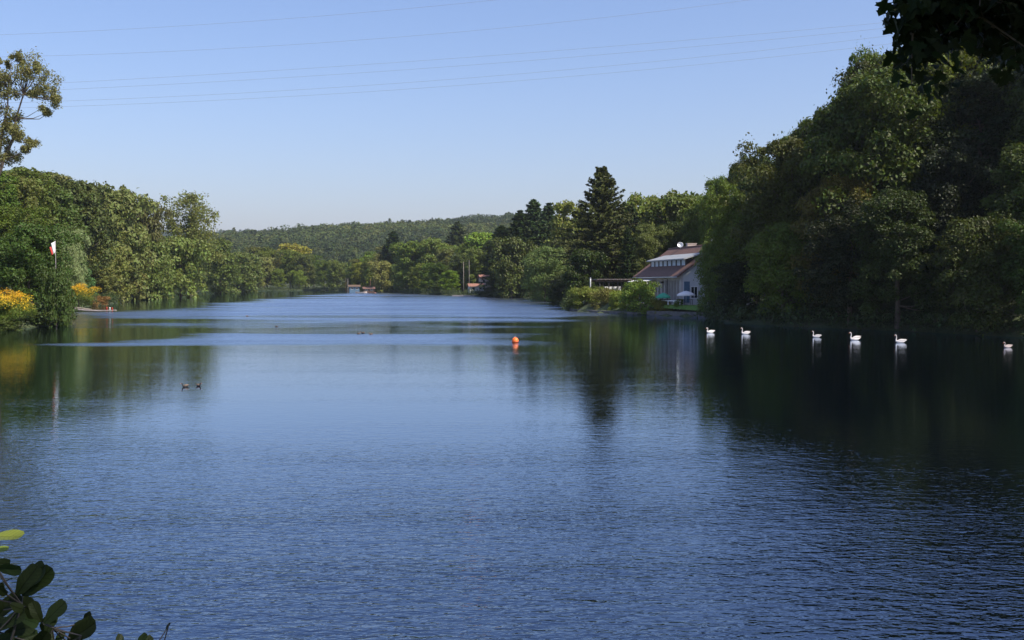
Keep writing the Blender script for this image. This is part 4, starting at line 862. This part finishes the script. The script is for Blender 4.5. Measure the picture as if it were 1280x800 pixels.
# ------------------------------------------------------------------ birds
def bird_mesh(path, seg=12):
    """one closed skin along a path of (x, z, half width, half height); the section stays square to the path"""
    vs = []; n = len(path)
    for i, (x, z, wv, hv) in enumerate(path):
        a = path[max(i-1, 0)]; b_ = path[min(i+1, n-1)]; d = Vector((b_[0]-a[0], 0, b_[1]-a[1])).normalized(); up = Vector((-d.z, 0, d.x))
        for k in range(seg):
            t_ = 2*math.pi*k/seg; vs.append(Vector((x, 0, z))+Vector((0, 1, 0))*(wv*math.cos(t_))+up*(hv*math.sin(t_)))
    fs = [(i*seg+k, i*seg+(k+1) % seg, (i+1)*seg+(k+1) % seg, (i+1)*seg+k) for i in range(n-1) for k in range(seg)]
    fs += [tuple(range(seg-1, -1, -1)), tuple((n-1)*seg+k for k in range(seg))]
    m_ = MB(); m_.add(vs, fs); return m_
def swan(px, py, label, s=1.0, rz=0.0, neck='up', fm='feather', wing=1.0):
    Y = YW(py); r = empty('swan', (X(px, Y), Y, 0), math.pi+rz, label, 'swan', None); s *= 0.8; r.scale = (s, s, s)
    body = [(-0.60, 0.26, 0.02, 0.012), (-0.50, 0.22, 0.07, 0.04), (-0.38, 0.16, 0.13, 0.10), (-0.22, 0.12, 0.18, 0.16), (-0.02, 0.10, 0.20, 0.19), (0.16, 0.10, 0.19, 0.18), (0.29, 0.12, 0.15, 0.14), (0.36, 0.17, 0.105, 0.10), (0.385, 0.25, 0.065, 0.065)]
    nk = {'up': [(0.37, 0.34, 0.048, 0.05), (0.345, 0.44, 0.04, 0.042), (0.335, 0.54, 0.035, 0.037), (0.345, 0.63, 0.033, 0.035), (0.375, 0.70, 0.037, 0.04), (0.42, 0.735, 0.047, 0.05), (0.47, 0.725, 0.045, 0.046), (0.505, 0.70, 0.03, 0.03)],
          'curved': [(0.36, 0.32, 0.048, 0.05), (0.31, 0.39, 0.04, 0.042), (0.28, 0.47, 0.036, 0.038), (0.30, 0.55, 0.034, 0.036), (0.355, 0.60, 0.038, 0.04), (0.41, 0.605, 0.047, 0.048), (0.46, 0.58, 0.044, 0.044), (0.495, 0.55, 0.03, 0.03)]}[neck]
    b = bird_mesh(body+nk).build('body', M[fm], r, True); sb = b.modifiers.new('smooth', 'SUBSURF'); sb.levels = 1; sb.render_levels = 2
    hx, hz = nk[-1][0], nk[-1][1]
    m_ = bird_mesh([(hx-0.01, hz, 0.026, 0.026), (hx+0.04, hz-0.028, 0.019, 0.014), (hx+0.085, hz-0.05, 0.012, 0.006)]); m_.build('bill', M['bill'], r, True)
    m_ = MB(); m_.lathe([(0.004, -0.016), (0.016, -0.008), (0.016, 0.008), (0.004, 0.016)], 8, (hx-0.005, 0, hz+0.028)); m_.build('bill_knob', M['black'], r, True)
    for sy in (-1, 1):
        m_ = MB(); m_.lathe([(0.001, -0.008), (0.008, 0), (0.001, 0.008)], 8, (hx-0.05, sy*0.04, hz+0.03)); m_.build('eye', M['black'], r, True)
        m_ = bird_mesh([(0.20, 0.17, 0.02, 0.05), (0.10, 0.21, 0.06, 0.11), (-0.10, 0.24*wing, 0.075, 0.125), (-0.30, 0.27*wing, 0.055, 0.085), (-0.46, 0.29*wing, 0.03, 0.045), (-0.58, 0.31*wing, 0.01, 0.015)])
        wg = m_.build('wing', M[fm], r, True); wg.location = (0, sy*0.105, 0); sb = wg.modifiers.new('smooth', 'SUBSURF'); sb.levels = 1; sb.render_levels = 2
swan(888, 416.2, 'white swan swimming low nearest the house, leftmost of the six swans', 1.0, 0.15, 'curved')
swan(932, 417.8, 'white swan with raised neck and rounded back, second from the left', 1.0, -0.15, 'up', wing=1.1)
swan(1021, 421.8, 'white swan with thin upright neck, third from the left', 0.93, -0.35, 'up')
swan(1069, 425.2, 'largest white swan with wings puffed up, fourth from the left', 1.1, 0.0, 'up', wing=1.25)
swan(1126, 428.4, 'white swan with upright neck, fifth from the left in front of the dark wood', 1.05, -0.2, 'up')
swan(1260.5, 434.6, 'dusky pinkish swan with curved neck at the far right', 0.82, 0.1, 'curved', 'greyfeather')
def duck(px, py, label, s=1.0, rz=0.0, fm='darkfeather'):
    Y = YW(py); r = empty('duck', (X(px, Y), Y, 0), math.pi+rz, label, 'duck', None); r.scale = (s, s, s)
    path = [(-0.25, 0.13, 0.012, 0.008), (-0.2, 0.10, 0.05, 0.03), (-0.1, 0.06, 0.09, 0.075), (0.02, 0.05, 0.10, 0.09), (0.12, 0.06, 0.08, 0.08), (0.17, 0.10, 0.05, 0.05), (0.18, 0.16, 0.034, 0.036), (0.185, 0.205, 0.036, 0.038), (0.21, 0.235, 0.04, 0.04), (0.245, 0.23, 0.032, 0.03), (0.262, 0.222, 0.018, 0.016)]
    b = bird_mesh(path).build('body', M[fm], r, True); sb = b.modifiers.new('smooth', 'SUBSURF'); sb.levels = 1; sb.render_levels = 2
    m_ = bird_mesh([(0.255, 0.222, 0.018, 0.012), (0.29, 0.212, 0.017, 0.006), (0.31, 0.208, 0.01, 0.004)]); m_.build('bill', M['bill'], r, True)
    for sy in (-1, 1):
        m_ = bird_mesh([(0.1, 0.09, 0.01, 0.03), (0.02, 0.10, 0.03, 0.055), (-0.1, 0.115, 0.028, 0.045), (-0.2, 0.135, 0.008, 0.012)]); wg = m_.build('wing', M['brownfeather'], r, True); wg.location = (0, sy*0.07, 0)
duck(230.5, 484, 'larger dark duck on the calm water, left one of the near pair', 0.75, 0.5)
duck(247, 483, 'dark duck on the calm water, right one of the near pair', 0.68, 2.6)
duck(345.5, 408.6, 'single dark duck far out in front of the ruffled water', 0.75, 0.2)
duck(448, 417.6, 'small duck, left one of the far group of three', 0.75, 2.8, 'brownfeather')
duck(453.5, 416.8, 'dark duck, middle one of the far group of three', 0.85, 0.1)
duck(463.5, 418.2, 'small duck, right one of the far group of three', 0.75, 0.4, 'brownfeather')
duck(309, 395.6, 'very distant duck beyond the single dark one', 0.8, 0.1, 'brownfeather')
# ------------------------------------------------------------------ overhead cables across the valley
def cable(samples, Y0, slope, rad, label):
    c = np.polyfit([p[0] for p in samples], [p[1] for p in samples], 2); pts = []
    for px in np.linspace(-700, 1900, 60):
        Yv = Y0/(1-slope*(px-640)/FPX); py = np.polyval(c, px) if px > -100 else np.polyval(c, -100)-(px+100)*0.01
        pts.append((X(px, Yv), Yv, Z(py, Yv)))
    m_ = MB(); m_.tube(pts, rad, 5, caps=False); tag(m_.build('power_cable', M['wire'], None, True), label, 'power cable', None)
lab = ['topmost thin power cable across the sky', 'second power cable from the top across the sky', 'third power cable from the top, upper of the fainter pair',
       'fourth power cable from the top, lower of the fainter pair', 'fifth power cable from the top, upper of the lowest pair', 'lowest power cable, ending behind the tall sparse tree']
for s_, l_ in zip([[(0,47),(320,30),(640,2)], [(0,74),(320,62),(640,37),(950,2)], [(80,105),(320,94),(640,69),(1090,33)], [(80,113.5),(320,103),(640,79),(1090,40)], [(80,128),(320,118),(640,95),(1090,50)], [(80,134.5),(320,126),(640,103),(1090,60)]], lab):
    cable(s_, 330, 0.0, 0.034, l_)
# ------------------------------------------------------------------ near leaves: overhanging maple, bank shrub
def maple_outline():
    half = [(0.0, 0.0), (0.10, 0.02), (0.30, -0.10), (0.27, 0.02), (0.42, 0.10), (0.56, 0.12), (0.47, 0.22), (0.52, 0.34), (0.36, 0.33), (0.22, 0.34), (0.26, 0.48), (0.22, 0.62), (0.32, 0.66), (0.20, 0.74), (0.13, 0.84), (0.0, 1.02)]
    return np.array(half+[(-x, y) for x, y in half[-2:0:-1]])
def oval_outline(n=16, wob=0.05):
    pts = []
    for i in range(n):
        a = 2*math.pi*i/n; y = 0.5-0.5*math.cos(a); wv = 0.25*math.sin(a)*(0.5+0.85*y); pts.append((wv*(1+wob*math.sin(i*5.1)), y+(0.04 if abs(y-0.9) < 0.08 else 0)))
    pts[0] = (0, 0); return np.array(pts)
def leaf_batch(outl, P, D, Nn, S, rg, curl=0.12):
    """leaf polygons (fans about the midrib) at P pointing along D with upper side Nn"""
    n = len(P); D = D/np.linalg.norm(D, axis=1, keepdims=True); U = np.cross(D, Nn); U /= np.linalg.norm(U, axis=1, keepdims=True)+1e-9; W_ = np.cross(U, D)
    k = len(outl); cx = np.array([0, 0.42]); pts = np.vstack([outl, cx]); px, py = pts[:, 0], pts[:, 1]
    bend = -curl*py**2+0.16*np.abs(px)
    V = P[:, None, :]+S[:, None, None]*(U[:, None, :]*px[None, :, None]+D[:, None, :]*py[None, :, None]+W_[:, None, :]*(bend[None, :, None]*(0.5+rg.random((n, 1, 1)))))
    f = np.array([(k, i, (i+1) % k) for i in range(k)]); F = (f[None]+np.arange(n)[:, None, None]*(k+1)).reshape(-1, 3)
    leaf_batch.xy = np.tile(np.column_stack([pts, np.zeros(len(pts))]), (n, 1)).astype(np.float32)
    return V.reshape(-1, 3), F
def set_xy(me):
    a = me.attributes.new('leaf_xy', 'FLOAT_VECTOR', 'POINT'); a.data.foreach_set('vector', leaf_batch.xy.ravel())
def maple():
    rg = np.random.default_rng(41); base = Vector((9.6, 6.2, gz(9.6, 6.2)-0.1)); r = empty('overhanging_maple', base, 0, 'maple with lobed leaves hanging into the top right corner of the view', 'tree')
    L = lambda x, y, z: Vector((x, y, z))-base
    tb = MB(); tb.tube([L(9.6, 6.2, base.z-0.8), L(9.6, 6.2, base.z+0.3), L(9.5, 6.4, 6.5), L(9.2, 6.6, 9.5), L(9.0, 6.5, 13), L(8.8, 6.5, 16.5)], [0.42, 0.34, 0.27, 0.22, 0.14, 0.04], 12, caps=False)
    mains = [[L(9.3, 6.5, 8.2), L(8.0, 7.3, 8.7), L(6.6, 7.9, 8.55), L(5.2, 8.3, 8.1), L(4.0, 8.5, 7.55), L(3.3, 8.5, 7.25)],
             [L(9.3, 6.6, 9.0), L(8.0, 8.2, 9.4), L(6.4, 9.4, 9.1), L(5.0, 10.2, 8.6), L(4.0, 10.6, 8.1)],
             [L(9.4, 6.4, 7.4), L(8.6, 8.0, 7.9), L(7.2, 9.3, 7.9), L(5.8, 9.8, 7.55), L(4.9, 10.2, 7.2)],
             [L(9.2, 6.6, 10.2), L(8.0, 6.9, 10.6), L(6.8, 7.0, 10.4), L(5.7, 7.2, 9.9)], [L(9.1, 6.5, 11.5), L(7.4, 5.0, 12.5), L(5.4, 3.4, 12.6), L(3.2, 2.2, 12)],
             [L(9.0, 6.5, 12.5), L(10.5, 8.5, 14), L(11.5, 10, 14.5)], [L(9.0, 6.5, 12.8), L(7.5, 7.5, 14.6), L(6, 8, 15.4)], [L(9.3, 6.4, 9.8), L(11.0, 5.2, 11), L(12.6, 4, 11.6)],
             [L(9.2, 6.4, 10.8), L(8.4, 3.6, 12), L(7.6, 1.0, 12.6), L(6.5, -1.5, 12.4)], [L(9.2, 6.4, 11.2), L(9.2, 4.0, 13.4), L(8.6, 1.8, 14.6)]]
    tips = []
    for mi, mn in enumerate(mains):
        tb.tube(mn, list(np.linspace(0.13, 0.02, len(mn))), 7, caps=False)
        near = mi < 3; nt_ = 130 if near else 34
        for _ in range(nt_):
            u = rg.uniform(0.22, 1.0)*(len(mn)-1); i = min(int(u), len(mn)-2); p = mn[i].lerp(mn[i+1], u-i)
            v = Vector((rg.normal()*0.75, rg.normal()*0.75, rg.normal()*0.35-(0.15 if near else -0.1)))*(0.75 if near else 1.3)
            q = p+v; wq = q+base
            if wq.y > 3 and (640+wq.x/wq.y*FPX < 1112 or (HOR-(wq.z-CH)/wq.y*FPX > 95)): continue
            mid = p.lerp(q, 0.5)+Vector((0, 0, 0.08)); tb.tube([p, mid, q], [0.018, 0.011, 0.004], 4, caps=False); tips.append((p, mid, q, near))
    for bx, by2, bz in [(3.55, 8.5, 7.0), (3.4, 8.45, 6.75), (3.3, 8.5, 6.95), (3.15, 8.4, 7.3), (3.6, 8.6, 6.7), (3.9, 8.6, 6.85), (4.4, 8.6, 6.95), (3.25, 8.3, 7.5), (3.1, 8.35, 7.12), (4.15, 8.5, 6.8), (4.7, 8.7, 6.8), (5.1, 8.8, 6.9), (3.5, 8.4, 7.35), (3.8, 8.5, 7.2), (4.1, 8.5, 7.1), (4.5, 8.5, 7.2), (4.9, 8.5, 7.2), (5.3, 8.6, 7.2), (3.35, 8.4, 7.2), (4.3, 8.7, 7.35), (3.25, 8.4, 6.6), (5.2, 8.7, 6.6), (5.3, 8.6, 6.2), (5.35, 8.6, 5.9)]:
        p = min(mains[0], key=lambda q: (q-L(bx, by2, bz)).length); tips.append((p, p.lerp(L(bx, by2, bz), 0.5)+Vector((0, 0, 0.1)), L(bx, by2, bz), True)); tb.tube([tips[-1][0], tips[-1][1], tips[-1][2]], [0.014, 0.009, 0.004], 4, caps=False)
    P = []; D = []; S = []
    for p, m__, q, near in tips:
        k = 17 if near else 16
        for _ in range(k):
            u = rg.uniform(0.25, 1.1); c = p.lerp(q, u); c = c+Vector(rg.normal(size=3)*np.array([0.10, 0.10, 0.07])*(1 if near else 2.2)); wc = c+base
            if wc.y > 2 and 640+wc.x/wc.y*FPX < 1102: continue
            P.append(c)
            dv = Vector((rg.normal()*0.7, rg.normal()*0.7, -0.75+rg.normal()*0.35)); D.append(dv); S.append(rg.uniform(0.09, 0.15)*(1 if near else 1.7))
    P = np.array(P); D = np.array(D); Nn = rg.normal(size=P.shape)*0.6+np.array([0, -0.5, 0.9]); V, F = leaf_batch(maple_outline(), P, D, Nn, np.array(S), rg)
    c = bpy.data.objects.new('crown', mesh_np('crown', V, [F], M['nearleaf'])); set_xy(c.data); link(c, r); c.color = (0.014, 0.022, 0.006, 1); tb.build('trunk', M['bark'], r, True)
    # dense upper crown of smaller leaf sprays, above and behind the view, that shades the bank
    Cc = []; 
    for _ in range(300):
        d = sphere_pts(1, rg)[0]; Cc.append((7.6+d[0]*4.6, 4.0+d[1]*5.2, 13.2+d[2]*3.0))
    Cc = np.array(Cc)-np.array(base); V, F = clump_leaves(Cc, 0.9+0.5*rg.random(len(Cc)), 70, 0.2, rg)
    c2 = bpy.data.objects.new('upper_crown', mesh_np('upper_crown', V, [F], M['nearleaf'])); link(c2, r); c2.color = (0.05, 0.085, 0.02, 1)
maple()
def bank_shrub():
    rg = np.random.default_rng(43); base = Vector((-1.75, 2.9, 3.0)); r = empty('bank_shrub', base, 0, 'shrub with rounded dark leaves reaching into the bottom left corner', 'shrub')
    # stems rise from the bank; their tips are where the leaf sprays of the photograph sit
    def W3(px, py, Y): return Vector((X(px, Y), Y, Z(py, Y)))-base
    tips = [(W3(-20, 790, 3.0), 0), (W3(20, 760, 2.9), 0), (W3(58, 790, 2.9), 0), (W3(95, 800, 2.8), 0), (W3(150, 830, 2.8), 0), (W3(185, 815, 2.9), 0), (W3(-30, 700, 3.1), 0), (W3(-10, 720, 3.2), 0)]
    tb = MB(); root = Vector((0.0, 0.0, -0.2))
    for tp, _ in tips:
        mid = root.lerp(tp, 0.55)+Vector((-0.05, 0.02, -0.08)); tb.tube([root, mid, tp], [0.014, 0.009, 0.003], 5, caps=False)
    sprays = [ # base px, py, tip px, py, size factor : leaves seen one by one in the photograph
        (20, 738, 44, 704, 1.0), (24, 742, 54, 712, .9), (16, 742, 40, 706, 1.0), (-8, 705, 18, 712, .9), (-14, 700, 12, 701, .8), (-6, 730, 8, 716, .7), (47, 775, 24, 748, 1.0), (48, 776, 36, 752, 1.05), (50, 778, 76, 750, .75), (52, 792, 63, 768, .9), (50, 790, 58, 772, .8),
        (80, 800, 104, 776, 1.0), (84, 800, 106, 780, .95), (100, 776, 106, 766, .45), (0, 760, 20, 742, .9), (-10, 770, 12, 745, 1.1), (-5, 785, 25, 762, 1.2), (0, 790, 36, 780, 1.2), (10, 800, 44, 790, 1.2), (30, 800, 62, 792, 1.0), (20, 770, 46, 778, 1.0), (-20, 800, 10, 796, 1.2),
        (-25, 740, 4, 730, 1.1), (-20, 755, 8, 752, 1.2), (-30, 780, 4, 775, 1.2), (142, 806, 148, 790, .6), (150, 806, 143, 793, .5), (168, 806, 178, 791, .8), (172, 806, 188, 793, .7), (205, 786, 209, 776, .45), (120, 815, 128, 799, .6), (65, 806, 74, 788, .8), (-10, 810, 6, 792, 1.2), (38, 810, 50, 796, 1.0),
        (-16, 722, 2, 742, .9), (8, 752, 22, 760, 1.0), (28, 756, 40, 772, .9)]
    P = []; D = []; S = []; N_ = []
    for a, b_, c_, d_, k in sprays:
        Yv = 2.9+rg.uniform(-0.15, 0.2); p = W3(a-3, b_+7, Yv); q = W3(c_-3, d_+7, Yv+rg.uniform(-0.05, 0.05)); P.append(p); D.append(q-p); S.append((q-p).length*1.0); N_.append(Vector((rg.normal()*0.4, -0.9, rg.uniform(-0.2, 0.7))))
        tpn = min(tips, key=lambda t_: (t_[0]-p).length)[0]; tb.tube([tpn, tpn.lerp(p, 0.5)+Vector((0, 0, -0.004)), p], 0.0022, 4, caps=False)
    p = W3(200, 806, 2.9); tb.tube([p+Vector((-0.02, 0, -0.05)), p, W3(206, 785, 2.9)], 0.0018, 4, caps=False)
    for _ in range(90):   # the body of the shrub below the frame
        p = root.lerp(tips[rg.integers(len(tips))][0], rg.uniform(0.4, 0.9)); P.append(p+Vector(rg.normal(size=3)*0.06)-Vector((0, 0, 0.06))); D.append(Vector(rg.normal(size=3)+np.array([0, 0, .2]))); S.append(rg.uniform(0.05, 0.085)); N_.append(Vector((rg.normal()*.5, -.4, 1)))
    V, F = leaf_batch(oval_outline(26, 0.09), np.array(P), np.array(D), np.array(N_), np.array(S), rg, 0.2)
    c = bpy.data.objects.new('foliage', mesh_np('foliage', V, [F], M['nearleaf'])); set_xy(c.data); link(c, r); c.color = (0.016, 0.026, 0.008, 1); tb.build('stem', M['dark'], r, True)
bank_shrub()
def lit_sprig():
    rg = np.random.default_rng(47); base = Vector((-1.9, 3.4, 3.05)); r = empty('leafy_sprig', base, 0, 'young sprig with a sunlit yellow-green leaf at the left edge', 'sprig')
    W3 = lambda px, py, Y: Vector((X(px, Y), Y, Z(py, Y)))-base
    P = [W3(-22, 676, 3.3), W3(-22, 692, 3.35), W3(-40, 690, 3.3)]; Q = [W3(18, 668, 3.25), W3(6, 686, 3.3), W3(-70, 665, 3.3)]
    D = [q-p for p, q in zip(P, Q)]; V, F = leaf_batch(oval_outline(18), np.array(P), np.array(D), np.array([(0.1, -0.35, 1.0)]*3), np.array([d.length*k for d, k in zip(D, (1, .8, 1))]), rg, 0.1)
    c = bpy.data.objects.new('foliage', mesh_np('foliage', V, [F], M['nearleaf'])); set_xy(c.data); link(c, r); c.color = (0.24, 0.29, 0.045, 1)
    tb = MB(); tb.tube([(0, 0, -0.2), (0, 0, 0.5), P[0]], [0.008, 0.006, 0.003], 5, caps=False); tb.build('stem', M['bark'], r, True)
lit_sprig()
